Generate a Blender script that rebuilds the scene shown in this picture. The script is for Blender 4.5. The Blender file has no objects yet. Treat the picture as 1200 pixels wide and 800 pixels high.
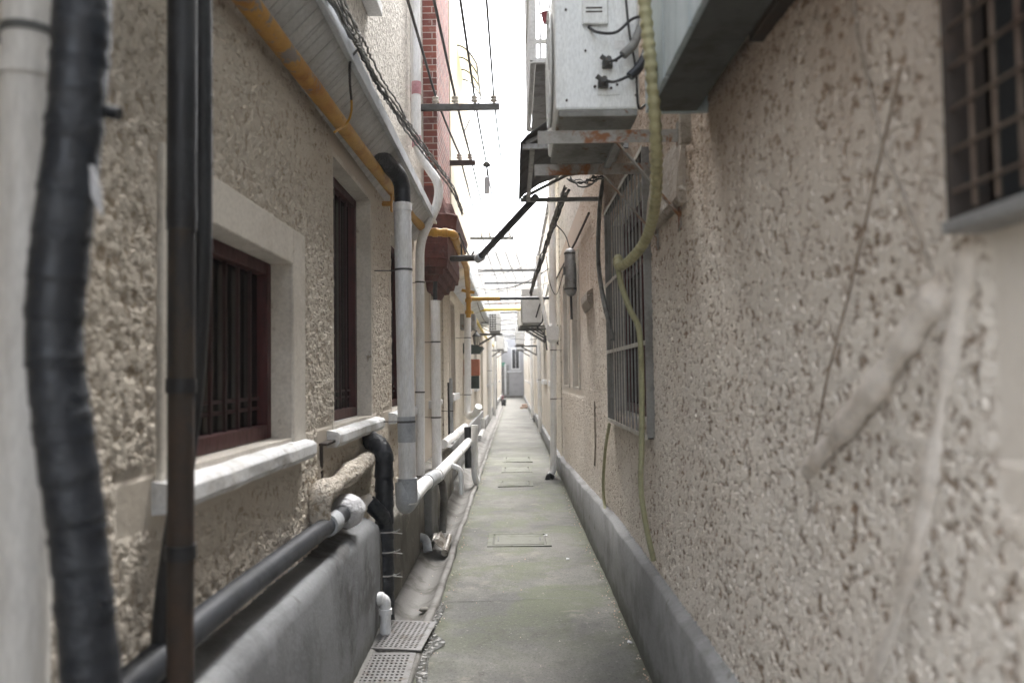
import bpy, math, random
import numpy as np
from mathutils import Vector, Matrix

random.seed(7)
rng = np.random.default_rng(11)
S = bpy.context.scene
COL = S.collection
R = math.radians

# ------------------------------------------------------------------ camera
EYE = Vector((0.0, 0.0, 1.5))
FPX = 933.3                                   # focal length in photo pixels (1200 wide, 28 mm lens)
CAM_ROT = (Matrix.Rotation(math.atan(2 / FPX), 3, 'Z')
           @ Matrix.Rotation(math.pi / 2 + math.atan(40 / FPX), 3, 'X')
           @ Matrix.Rotation(R(-0.8), 3, 'Z'))
cd = bpy.data.cameras.new('camera')
cam = bpy.data.objects.new('camera', cd)
COL.objects.link(cam)
cam.matrix_world = Matrix.Translation(EYE) @ CAM_ROT.to_4x4()
cd.lens = 28.0
cd.sensor_width = 36.0
cd.clip_start = 0.05
cd.clip_end = 3000
cd.dof.use_dof = True
cd.dof.focus_distance = 6.5
cd.dof.aperture_fstop = 2.0
S.camera = cam


def P(px, py, X=None, Y=None, Z=None):
    """world point seen at a photo pixel, on the plane X=, Y= or Z="""
    d = CAM_ROT @ Vector(((px - 600) / FPX, -(py - 400) / FPX, -1.0))
    if X is not None:
        t = X / d.x
    elif Y is not None:
        t = Y / d.y
    else:
        t = (Z - EYE.z) / d.z
    return EYE + d * t


# ------------------------------------------------------------------ materials
def new_mat(name):
    m = bpy.data.materials.new(name)
    m.use_nodes = True
    nt = m.node_tree
    b = nt.nodes['Principled BSDF']
    return m, nt, b


def N(nt, t, **kw):
    n = nt.nodes.new(t)
    for k, v in kw.items():
        if k in ('operation', 'blend_type', 'data_type', 'feature', 'attribute_name', 'distance', 'noise_dimensions', 'interpolation_type'):
            setattr(n, k, v)
        else:
            n.inputs[k].default_value = v
    return n


def L(nt, a, b):
    nt.links.new(a, b)


def c4(c):
    return (c[0], c[1], c[2], 1.0)


def noise(nt, vec, scale, detail=4, rough=0.6, dist=0.0):
    n = nt.nodes.new('ShaderNodeTexNoise')
    n.inputs['Scale'].default_value = scale
    n.inputs['Detail'].default_value = detail
    n.inputs['Roughness'].default_value = rough
    n.inputs['Distortion'].default_value = dist
    L(nt, vec, n.inputs['Vector'])
    return n.outputs['Fac']


def ramp(nt, fac, lo, hi, smooth=True):
    n = nt.nodes.new('ShaderNodeMapRange')
    n.interpolation_type = 'SMOOTHSTEP' if smooth else 'LINEAR'
    n.inputs['From Min'].default_value = lo
    n.inputs['From Max'].default_value = hi
    L(nt, fac, n.inputs['Value'])
    return n.outputs['Result']


def mixc(nt, fac, a, b):
    n = nt.nodes.new('ShaderNodeMix')
    n.data_type = 'RGBA'
    if isinstance(fac, (int, float)):
        n.inputs[0].default_value = fac
    else:
        L(nt, fac, n.inputs[0])
    for v, i in ((a, 6), (b, 7)):
        if isinstance(v, tuple):
            n.inputs[i].default_value = c4(v)
        else:
            L(nt, v, n.inputs[i])
    return n.outputs[2]


def mth(nt, op, a, b=None, clamp=False):
    n = nt.nodes.new('ShaderNodeMath')
    n.operation = op
    n.use_clamp = clamp
    for v, i in ((a, 0), (b, 1)):
        if v is None:
            continue
        if isinstance(v, (int, float)):
            n.inputs[i].default_value = v
        else:
            L(nt, v, n.inputs[i])
    return n.outputs[0]


def coords(nt, scale=(1, 1, 1)):
    tc = nt.nodes.new('ShaderNodeTexCoord')
    if scale == (1, 1, 1):
        return tc.outputs['Object']
    mp = nt.nodes.new('ShaderNodeMapping')
    mp.inputs['Scale'].default_value = scale
    L(nt, tc.outputs['Object'], mp.inputs['Vector'])
    return mp.outputs['Vector']


def bump(nt, b, h, strength=0.3, dist=0.01):
    n = nt.nodes.new('ShaderNodeBump')
    n.inputs['Strength'].default_value = strength
    n.inputs['Distance'].default_value = dist
    L(nt, h, n.inputs['Height'])
    L(nt, n.outputs['Normal'], b.inputs['Normal'])


def worn(name, c, c2, rough=0.6, scale=6, lo=0.45, hi=0.65, metal=0.0, fine=60, bstr=0.15, bdist=0.004,
         stretch=(1, 1, 1), c3=None, lo3=0.58, hi3=0.64, scale3=14, spec=0.4, rvar=0.1, base=False):
    """one colour broken by a second in noise patches, a third in sharper ones, plus fine bump"""
    m, nt, b = new_mat(name)
    v = coords(nt, stretch)
    f = ramp(nt, noise(nt, v, scale, 6, 0.65), lo, hi)
    col = mixc(nt, f, c, c2)
    fn = noise(nt, v, fine, 4, 0.7)
    col = mixc(nt, mth(nt, 'MULTIPLY', ramp(nt, fn, 0.35, 0.7), 0.35), col, mixc(nt, 0.55, col, (0.02, 0.018, 0.015)))
    if c3:
        g = ramp(nt, noise(nt, v, scale3, 6, 0.7, 0.3), lo3, hi3)
        col = mixc(nt, g, col, c3)
    if base:                                   # splash dirt and moss along the foot, chipped patches
        sx = nt.nodes.new('ShaderNodeSeparateXYZ')
        L(nt, v, sx.inputs[0])
        zz = mth(nt, 'ADD', sx.outputs['Z'], mth(nt, 'MULTIPLY', noise(nt, v, 7, 6, 0.75), -0.28))
        g2 = mth(nt, 'SUBTRACT', 1.0, ramp(nt, zz, -0.12, 0.03))
        col = mixc(nt, mth(nt, 'MULTIPLY', g2, 0.75), col, (0.055, 0.056, 0.036))
        chip = ramp(nt, noise(nt, v, 11, 6, 0.8, 0.5), 0.66, 0.69)
        col = mixc(nt, mth(nt, 'MULTIPLY', chip, 0.5), col, (0.36, 0.345, 0.32))
    L(nt, col, b.inputs['Base Color'])
    b.inputs['Metallic'].default_value = metal
    b.inputs['Specular IOR Level'].default_value = spec
    L(nt, mth(nt, 'ADD', mth(nt, 'MULTIPLY', f, rvar), rough), b.inputs['Roughness'])
    h = mth(nt, 'ADD', fn, mth(nt, 'MULTIPLY', f, 0.5))
    bump(nt, b, h, bstr, bdist)
    return m


def roughcast(name, face, pit, stain, sc=30.0, amp=0.016, displace=True, lo=0.40, hi=0.60, bstr=0.5, plo=0.37, phi=0.48, rain=False):
    """spatter-dash render: real lumps (displacement), grime sitting in the pits, big stains.
    The vertex attribute 'rough' (1 = roughcast, 0 = trowelled smooth) scales the lumps."""
    m, nt, b = new_mat(name)
    v = coords(nt)
    at = nt.nodes.new('ShaderNodeAttribute')
    at.attribute_name = 'rough'
    rgh = at.outputs['Fac']
    n1 = noise(nt, v, sc, 2.0, 0.5, 0.35)
    n2 = noise(nt, v, sc * 2.6, 2.0, 0.6, 0.2)
    lump = ramp(nt, n1, lo, hi)
    h = mth(nt, 'ADD', mth(nt, 'MULTIPLY', lump, 0.8), mth(nt, 'MULTIPLY', ramp(nt, n2, 0.35, 0.7), 0.24))
    big = ramp(nt, noise(nt, v, 1.3, 5, 0.65), 0.38, 0.7)
    amount = mth(nt, 'ADD', mth(nt, 'MULTIPLY', big, 0.3), 0.7)
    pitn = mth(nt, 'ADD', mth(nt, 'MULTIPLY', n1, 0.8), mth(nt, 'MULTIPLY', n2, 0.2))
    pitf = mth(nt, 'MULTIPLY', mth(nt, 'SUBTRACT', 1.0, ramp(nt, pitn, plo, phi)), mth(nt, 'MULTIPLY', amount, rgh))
    col = mixc(nt, mth(nt, 'MULTIPLY', big, 0.5), face, stain)
    vs = coords(nt, (1.0, 5.0, 0.5))
    streak = ramp(nt, noise(nt, vs, 2.2, 5, 0.7), 0.52, 0.75)
    col = mixc(nt, mth(nt, 'MULTIPLY', streak, 0.35), col, stain)
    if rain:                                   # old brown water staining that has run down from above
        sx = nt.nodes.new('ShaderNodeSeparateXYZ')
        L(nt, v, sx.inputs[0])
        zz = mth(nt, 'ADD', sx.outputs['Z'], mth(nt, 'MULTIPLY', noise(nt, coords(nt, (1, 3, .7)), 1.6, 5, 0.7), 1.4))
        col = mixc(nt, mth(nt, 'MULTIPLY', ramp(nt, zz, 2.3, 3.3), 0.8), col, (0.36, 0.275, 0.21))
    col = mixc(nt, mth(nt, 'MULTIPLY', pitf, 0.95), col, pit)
    sp = ramp(nt, noise(nt, v, 140, 3, 0.7), 0.5, 0.8)
    col = mixc(nt, mth(nt, 'MULTIPLY', sp, 0.10), col, pit)
    L(nt, col, b.inputs['Base Color'])
    b.inputs['Roughness'].default_value = 0.9
    b.inputs['Specular IOR Level'].default_value = 0.2
    hh = mth(nt, 'MULTIPLY', h, rgh)
    if displace:
        d = nt.nodes.new('ShaderNodeDisplacement')
        d.inputs['Midlevel'].default_value = 0.0
        d.inputs['Scale'].default_value = amp
        fine = mth(nt, 'MULTIPLY', noise(nt, v, 8, 5, 0.6), 0.18)
        L(nt, mth(nt, 'ADD', hh, fine), d.inputs['Height'])
        L(nt, d.outputs['Displacement'], nt.nodes['Material Output'].inputs['Displacement'])
        m.displacement_method = 'BOTH'
    else:
        bump(nt, b, mth(nt, 'ADD', hh, mth(nt, 'MULTIPLY', noise(nt, v, 8, 5, 0.6), 0.3)), bstr, amp)
    return m


def brick_mat():
    m, nt, b = new_mat('old_red_brick')
    g = nt.nodes.new('ShaderNodeTexCoord')
    sx = nt.nodes.new('ShaderNodeSeparateXYZ')
    L(nt, g.outputs['Object'], sx.inputs[0])
    cx = nt.nodes.new('ShaderNodeCombineXYZ')
    L(nt, mth(nt, 'ADD', sx.outputs['X'], sx.outputs['Y']), cx.inputs['X'])
    L(nt, sx.outputs['Z'], cx.inputs['Y'])
    t = nt.nodes.new('ShaderNodeTexBrick')
    t.inputs['Scale'].default_value = 1.0
    t.inputs['Brick Width'].default_value = 0.23
    t.inputs['Row Height'].default_value = 0.072
    t.inputs['Mortar Size'].default_value = 0.006
    t.inputs['Mortar Smooth'].default_value = 0.3
    t.inputs['Bias'].default_value = -0.1
    t.inputs['Color1'].default_value = (0.26, 0.075, 0.05, 1)
    t.inputs['Color2'].default_value = (0.12, 0.04, 0.035, 1)
    t.inputs['Mortar'].default_value = (0.42, 0.36, 0.32, 1)
    L(nt, cx.outputs[0], t.inputs['Vector'])
    f = ramp(nt, noise(nt, g.outputs['Object'], 9, 5, 0.7), 0.5, 0.75)
    col = mixc(nt, mth(nt, 'MULTIPLY', f, 0.6), t.outputs['Color'], (0.36, 0.27, 0.24))
    L(nt, col, b.inputs['Base Color'])
    b.inputs['Roughness'].default_value = 0.9
    bump(nt, b, mth(nt, 'ADD', mth(nt, 'MULTIPLY', t.outputs['Fac'], -1.0), mth(nt, 'MULTIPLY', f, 0.4)), 0.5, 0.008)
    return m


def concrete_path():
    m, nt, b = new_mat('path_concrete')
    v = coords(nt)
    sx = nt.nodes.new('ShaderNodeSeparateXYZ')
    L(nt, v, sx.inputs[0])
    big = ramp(nt, noise(nt, v, 1.1, 6, 0.7, 0.4), 0.35, 0.68)
    col = mixc(nt, big, (0.088, 0.088, 0.082), (0.172, 0.167, 0.152))
    # green algae film, in patches, thickest along the damp middle stretch of the alley
    band = mth(nt, 'MULTIPLY', ramp(nt, sx.outputs['Y'], 3.6, 5.6), mth(nt, 'SUBTRACT', 1.0, ramp(nt, sx.outputs['Y'], 9.0, 22.0)))
    alg = mth(nt, 'MULTIPLY', ramp(nt, noise(nt, v, 1.5, 7, 0.7, 0.6), 0.45, 0.60), mth(nt, 'ADD', mth(nt, 'MULTIPLY', band, 0.66), 0.04))
    col = mixc(nt, alg, col, (0.060, 0.074, 0.024))
    dk = ramp(nt, noise(nt, v, 3.3, 6, 0.75), 0.56, 0.74)
    col = mixc(nt, mth(nt, 'MULTIPLY', dk, 0.7), col, (0.05, 0.048, 0.04))
    ex = mth(nt, 'ABSOLUTE', mth(nt, 'SUBTRACT', sx.outputs['X'], 0.07))
    moss = mth(nt, 'MULTIPLY', ramp(nt, mth(nt, 'ADD', ex, mth(nt, 'MULTIPLY', noise(nt, v, 5, 5, 0.75), 0.35)), 0.66, 0.80), 0.8)
    col = mixc(nt, moss, col, (0.045, 0.05, 0.022))
    tan = ramp(nt, noise(nt, v, 2.3, 6, 0.7, 0.3), 0.58, 0.68)
    col = mixc(nt, mth(nt, 'MULTIPLY', tan, 0.5), col, (0.235, 0.22, 0.185))
    grit = noise(nt, v, 75, 5, 0.8)
    col = mixc(nt, mth(nt, 'MULTIPLY', ramp(nt, grit, 0.50, 0.66), 0.75), col, (0.035, 0.034, 0.03))
    col = mixc(nt, mth(nt, 'MULTIPLY', ramp(nt, noise(nt, v, 48, 5, 0.8), 0.57, 0.72), 0.6), col, (0.36, 0.35, 0.32))
    # hairline cracks
    vo = nt.nodes.new('ShaderNodeTexVoronoi')
    vo.feature = 'DISTANCE_TO_EDGE'
    vo.inputs['Scale'].default_value = 0.55
    mp = nt.nodes.new('ShaderNodeMix'); mp.data_type = 'VECTOR'
    L(nt, v, mp.inputs[4])
    nz = nt.nodes.new('ShaderNodeTexNoise'); nz.inputs['Scale'].default_value = 3.0; nz.inputs['Detail'].default_value = 5
    L(nt, v, nz.inputs['Vector']); L(nt, nz.outputs['Color'], mp.inputs[5]); mp.inputs[0].default_value = 0.2
    L(nt, mp.outputs[1], vo.inputs['Vector'])
    crack = mth(nt, 'SUBTRACT', 1.0, ramp(nt, vo.outputs['Distance'], 0.0, 0.006))
    col = mixc(nt, mth(nt, 'MULTIPLY', crack, 0.12), col, (0.06, 0.055, 0.045))
    L(nt, col, b.inputs['Base Color'])
    L(nt, mth(nt, 'SUBTRACT', 0.85, mth(nt, 'MULTIPLY', alg, 0.25)), b.inputs['Roughness'])
    b.inputs['Specular IOR Level'].default_value = 0.35
    h = mth(nt, 'ADD', mth(nt, 'MULTIPLY', grit, 0.5), mth(nt, 'SUBTRACT', mth(nt, 'MULTIPLY', big, 0.6), mth(nt, 'MULTIPLY', crack, 0.15)))
    bump(nt, b, h, 0.9, 0.010)
    return m


M = {}
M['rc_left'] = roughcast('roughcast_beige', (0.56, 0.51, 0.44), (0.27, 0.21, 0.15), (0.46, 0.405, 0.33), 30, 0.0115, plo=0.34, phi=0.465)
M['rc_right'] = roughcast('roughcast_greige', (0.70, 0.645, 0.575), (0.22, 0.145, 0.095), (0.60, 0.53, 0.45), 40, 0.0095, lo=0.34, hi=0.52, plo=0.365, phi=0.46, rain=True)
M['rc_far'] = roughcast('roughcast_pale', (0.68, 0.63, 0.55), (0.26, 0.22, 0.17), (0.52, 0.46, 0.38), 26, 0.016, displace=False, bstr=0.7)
M['rc_coat'] = roughcast('mortar_coat', (0.60, 0.55, 0.48), (0.26, 0.21, 0.15), (0.46, 0.41, 0.34), 40, 0.012, displace=False, bstr=0.9)
M['rc_up'] = roughcast('roughcast_upper', (0.62, 0.59, 0.54), (0.24, 0.22, 0.19), (0.45, 0.42, 0.37), 30, 0.016, displace=False, bstr=0.8)
M['plaster'] = worn('smooth_plaster', (0.66, 0.62, 0.555), (0.55, 0.505, 0.44), 0.85, 3, c3=(0.30, 0.255, 0.20), lo3=0.62, hi3=0.72, scale3=9, bstr=0.25)
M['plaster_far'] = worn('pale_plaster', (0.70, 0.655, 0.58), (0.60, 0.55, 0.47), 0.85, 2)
M['sill'] = worn('painted_stone_sill', (0.74, 0.75, 0.76), (0.58, 0.57, 0.55), 0.75, 5, c3=(0.25, 0.23, 0.20), lo3=0.60, hi3=0.70, scale3=16, bstr=0.4, bdist=0.006)
M['cement'] = worn('grey_cement_render', (0.20, 0.207, 0.216), (0.135, 0.139, 0.144), 0.75, 2.2, c3=(0.085, 0.085, 0.085), lo3=0.56, hi3=0.64, scale3=1.6, base=True, bstr=0.4, bdist=0.006)
M['cement_dark'] = worn('damp_cement_render', (0.17, 0.16, 0.14), (0.11, 0.10, 0.085), 0.8, 2.5, c3=(0.28, 0.26, 0.22), scale3=6, bstr=0.35, bdist=0.006)
M['kerb'] = worn('kerb_cement', (0.26, 0.263, 0.265), (0.19, 0.19, 0.19), 0.8, 2.5, c3=(0.12, 0.115, 0.10), lo3=0.60, hi3=0.72, scale3=6, base=True, bstr=0.45, bdist=0.006)
M['gutter'] = worn('gutter_concrete', (0.15, 0.145, 0.135), (0.075, 0.07, 0.06), 0.7, 3, c3=(0.14, 0.13, 0.11), lo3=0.6, hi3=0.72, scale3=7, bstr=0.35, bdist=0.006)
M['path'] = concrete_path()
M['lid'] = worn('lid_concrete', (0.16, 0.163, 0.14), (0.115, 0.125, 0.09), 0.85, 5, fine=150, bstr=0.4, c3=(0.10, 0.095, 0.08), scale3=12)
M['soffit'] = worn('grey_soffit_board', (0.56, 0.565, 0.56), (0.48, 0.48, 0.47), 0.6, 4, bstr=0.1)
M['fascia'] = worn('fascia_paint', (0.64, 0.68, 0.73), (0.46, 0.49, 0.52), 0.5, 3, bstr=0.1, c3=(0.34, 0.34, 0.33), lo3=0.66, hi3=0.74)
M['pvc'] = worn('white_pvc_aged', (0.86, 0.865, 0.87), (0.74, 0.73, 0.70), 0.42, 3, stretch=(3, 3, 0.6), fine=40, bstr=0.05, c3=(0.36, 0.32, 0.26), lo3=0.66, hi3=0.78, scale3=5)
M['pvc_dim'] = worn('dim_grimy_pvc', (0.60, 0.585, 0.56), (0.50, 0.48, 0.45), 0.42, 3, stretch=(3, 3, 0.6), fine=40, bstr=0.05, c3=(0.22, 0.19, 0.16), lo3=0.66, hi3=0.78, scale3=5)  # white pvc lowered in colour for the dimmer light at the border
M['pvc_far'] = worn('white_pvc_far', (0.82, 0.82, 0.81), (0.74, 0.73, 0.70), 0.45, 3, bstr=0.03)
M['pvc_grey'] = worn('grey_pvc_sleeve', (0.42, 0.44, 0.46), (0.34, 0.355, 0.37), 0.5, 6, bstr=0.08)
M['yellow'] = worn('gas_yellow_paint', (0.52, 0.285, 0.035), (0.44, 0.21, 0.03), 0.45, 5, c3=(0.17, 0.06, 0.02), lo3=0.63, hi3=0.68, scale3=9, bstr=0.25, bdist=0.004)
M['yellow_peel'] = worn('gas_yellow_peeling', (0.46, 0.235, 0.03), (0.36, 0.15, 0.025), 0.55, 6, c3=(0.20, 0.17, 0.15), lo3=0.555, hi3=0.585, scale3=9, bstr=0.6, bdist=0.006)
M['yellow_far'] = worn('gas_yellow_far', (0.72, 0.55, 0.10), (0.62, 0.45, 0.08), 0.5, 5)  # paler copy of the gas yellow, distant bloom put into its colour
M['black'] = worn('black_pipe_wrap', (0.013, 0.014, 0.017), (0.024, 0.026, 0.030), 0.42, 7, bstr=0.35, bdist=0.01, fine=22)
M['black_wrap'] = worn('black_plastic_wrap', (0.014, 0.017, 0.023), (0.026, 0.030, 0.037), 0.36, 9, bstr=0.45, bdist=0.012, fine=18, stretch=(1, 1, 1.6), c3=(0.06, 0.06, 0.065), lo3=0.68, hi3=0.76)
M['wire'] = worn('cable_black', (0.025, 0.025, 0.027), (0.06, 0.06, 0.06), 0.55, 20)
M['wire_grey'] = worn('cable_grey', (0.20, 0.20, 0.19), (0.12, 0.115, 0.105), 0.6, 9)
M['wire_pale'] = worn('cable_pale', (0.45, 0.44, 0.42), (0.35, 0.34, 0.32), 0.6, 9)
M['rust'] = worn('rusted_steel', (0.042, 0.032, 0.026), (0.062, 0.041, 0.030), 0.75, 8, c3=(0.035, 0.032, 0.03), bstr=0.4, fine=70)
M['rust_beam'] = worn('rusty_angle_iron', (0.33, 0.315, 0.29), (0.25, 0.235, 0.21), 0.7, 8, c3=(0.22, 0.09, 0.035), lo3=0.50, hi3=0.60, scale3=7, bstr=0.3)
M['riser_dk'] = worn('half_rusted_black_steel', (0.020, 0.019, 0.020), (0.045, 0.034, 0.026), 0.6, 7, lo=0.42, hi=0.55, bstr=0.3, stretch=(2, 2, .8))
M['steel'] = worn('galvanised_steel', (0.34, 0.34, 0.335), (0.24, 0.235, 0.225), 0.5, 8, metal=0.5, c3=(0.16, 0.09, 0.05), lo3=0.64, hi3=0.72, bstr=0.2)
M['steel_dk'] = worn('dark_angle_steel', (0.085, 0.087, 0.085), (0.06, 0.058, 0.055), 0.6, 8, c3=(0.14, 0.07, 0.035), lo3=0.6, hi3=0.7, bstr=0.2)
M['maroon'] = worn('maroon_wood_paint', (0.068, 0.013, 0.014), (0.042, 0.010, 0.010), 0.5, 8, bstr=0.2, stretch=(4, 4, 1))
M['maroon_dk'] = worn('dark_maroon_bars', (0.035, 0.011, 0.011), (0.022, 0.008, 0.008), 0.6, 8)  # darker copy of the maroon wood colour, for the bars
M['brick'] = brick_mat()
M['corbel'] = worn('red_painted_corbel', (0.12, 0.042, 0.034), (0.075, 0.030, 0.026), 0.85, 6, c3=(0.15, 0.085, 0.072), lo3=0.58, hi3=0.68, scale3=10, bstr=0.6, bdist=0.012, fine=25)
M['ac'] = worn('ac_white_enamel', (0.78, 0.795, 0.79), (0.70, 0.71, 0.69), 0.42, 3, bstr=0.04, stretch=(2, 2, .7), c3=(0.32, 0.25, 0.17), lo3=0.68, hi3=0.80, scale3=6)
M['ac_grey'] = worn('ac_tray_grey', (0.25, 0.25, 0.235), (0.17, 0.165, 0.15), 0.6, 6, c3=(0.13, 0.075, 0.04), scale3=9, bstr=0.15)
M['blue_wood'] = worn('pale_blue_boards', (0.40, 0.465, 0.49), (0.32, 0.38, 0.405), 0.6, 4, stretch=(3, 3, 0.6), c3=(0.20, 0.22, 0.22), lo3=0.64, hi3=0.72, bstr=0.2)
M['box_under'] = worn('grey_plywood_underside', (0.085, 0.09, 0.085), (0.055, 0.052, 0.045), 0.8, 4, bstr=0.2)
M['awning'] = worn('corroded_sheet_metal', (0.10, 0.104, 0.11), (0.07, 0.07, 0.07), 0.6, 5, bstr=0.15)
M['bars'] = worn('grey_painted_bars', (0.27, 0.265, 0.25), (0.19, 0.18, 0.165), 0.55, 6)
M['mesh_wire'] = worn('rusty_mesh_wire', (0.13, 0.095, 0.07), (0.09, 0.055, 0.04), 0.8, 9)
M['rail'] = worn('pale_flat_rail', (0.55, 0.53, 0.48), (0.42, 0.39, 0.33), 0.6, 6, c3=(0.25, 0.13, 0.07), lo3=0.62, hi3=0.7)
M['stain'] = worn('brown_stained_cable', (0.24, 0.18, 0.135), (0.18, 0.13, 0.095), 0.8, 6)
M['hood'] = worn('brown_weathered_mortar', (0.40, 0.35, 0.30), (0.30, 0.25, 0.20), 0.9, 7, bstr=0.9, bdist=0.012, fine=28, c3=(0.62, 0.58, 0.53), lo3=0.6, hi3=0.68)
M['rib'] = worn('pale_mortar', (0.68, 0.62, 0.555), (0.56, 0.49, 0.42), 0.9, 5, bstr=0.5, bdist=0.008, fine=30)
M['cloth2'] = worn('white_rag', (0.80, 0.80, 0.82), (0.68, 0.68, 0.70), 0.9, 14, bstr=0.9, bdist=0.02, fine=35)
M['hose_y'] = worn('olive_corrugated_hose', (0.36, 0.335, 0.19), (0.26, 0.24, 0.13), 0.5, 7, bstr=0.2)
M['hose_g'] = worn('olive_thin_hose', (0.33, 0.32, 0.19), (0.24, 0.23, 0.13), 0.5, 9, bstr=0.1)
M['mesh_dark'] = worn('near_black_matte', (0.022, 0.022, 0.021), (0.014, 0.014, 0.013), 0.8, 4)
M['cloth'] = worn('white_cloth_wrap', (0.66, 0.66, 0.68), (0.55, 0.55, 0.57), 0.9, 14, bstr=0.9, bdist=0.02, fine=35)
M['porcelain'] = worn('insulator_porcelain', (0.62, 0.58, 0.52), (0.45, 0.42, 0.38), 0.3, 20, bstr=0.05)
M['cream'] = worn('cream_wall_paint', (0.72, 0.65, 0.50), (0.66, 0.58, 0.44), 0.8, 2)
M['cream_sheet'] = worn('cream_canopy_sheet', (0.80, 0.75, 0.60), (0.74, 0.68, 0.53), 0.5, 3)
M['greenhood'] = worn('dark_green_hood', (0.035, 0.055, 0.045), (0.05, 0.07, 0.06), 0.6, 9)
M['terracotta'] = worn('terracotta_paint', (0.42, 0.14, 0.075), (0.34, 0.11, 0.06), 0.7, 9)
M['roof'] = worn('flat_roof_felt', (0.22, 0.215, 0.21), (0.16, 0.155, 0.15), 0.9, 2)
M['dark_in'] = worn('dark_room', (0.02, 0.02, 0.02), (0.03, 0.03, 0.03), 0.9, 2)
M['soil'] = worn('packed_earth', (0.16, 0.14, 0.11), (0.11, 0.10, 0.08), 0.95, 1)
M['lav'] = worn('lavender_grey_render', (0.47, 0.465, 0.475), (0.40, 0.395, 0.405), 0.85, 2)
M['frame_w'] = worn('white_window_paint', (0.74, 0.74, 0.73), (0.66, 0.66, 0.64), 0.5, 6)
M['tin'] = worn('crumpled_tin', (0.36, 0.34, 0.31), (0.20, 0.18, 0.15), 0.35, 8, metal=0.7, c3=(0.10, 0.08, 0.06), bstr=0.4)
M['grate'] = worn('wet_grate_steel', (0.24, 0.235, 0.23), (0.14, 0.13, 0.12), 0.32, 7, metal=0.6, bstr=0.3, fine=90, c3=(0.14, 0.11, 0.085), lo3=0.58)
M['pinktape'] = worn('faded_pink_tape', (0.62, 0.36, 0.38), (0.50, 0.24, 0.27), 0.6, 9)
M['red'] = worn('faded_red_plastic', (0.26, 0.06, 0.075), (0.20, 0.05, 0.06), 0.5, 9)
M['green'] = worn('green_enamel', (0.08, 0.34, 0.22), (0.06, 0.28, 0.18), 0.5, 9)
M['rubble'] = worn('broken_brick_rubble', (0.52, 0.34, 0.25), (0.60, 0.56, 0.50), 0.9, 9, bstr=0.4)


def glass_mat():
    m, nt, b = new_mat('window_glass_dark')
    b.inputs['Base Color'].default_value = (0.004, 0.004, 0.005, 1)
    b.inputs['Roughness'].default_value = 0.25
    b.inputs['Specular IOR Level'].default_value = 0.12
    return m


def lamp_glass():
    m, nt, b = new_mat('lantern_glass')
    b.inputs['Base Color'].default_value = (0.62, 0.60, 0.52, 1)
    b.inputs['Roughness'].default_value = 0.2
    return m


def water_mat():
    m, nt, b = new_mat('dirty_water_film')
    v = coords(nt)
    f = ramp(nt, noise(nt, v, 30, 5, 0.7), 0.5, 0.64)
    L(nt, mixc(nt, f, (0.055, 0.055, 0.05), (0.30, 0.29, 0.27)), b.inputs['Base Color'])
    b.inputs['Roughness'].default_value = 0.07
    b.inputs['Specular IOR Level'].default_value = 0.6
    bump(nt, b, f, 0.25, 0.003)
    return m


M['glass'] = glass_mat()
M['lampglass'] = lamp_glass()
M['water'] = water_mat()


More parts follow.
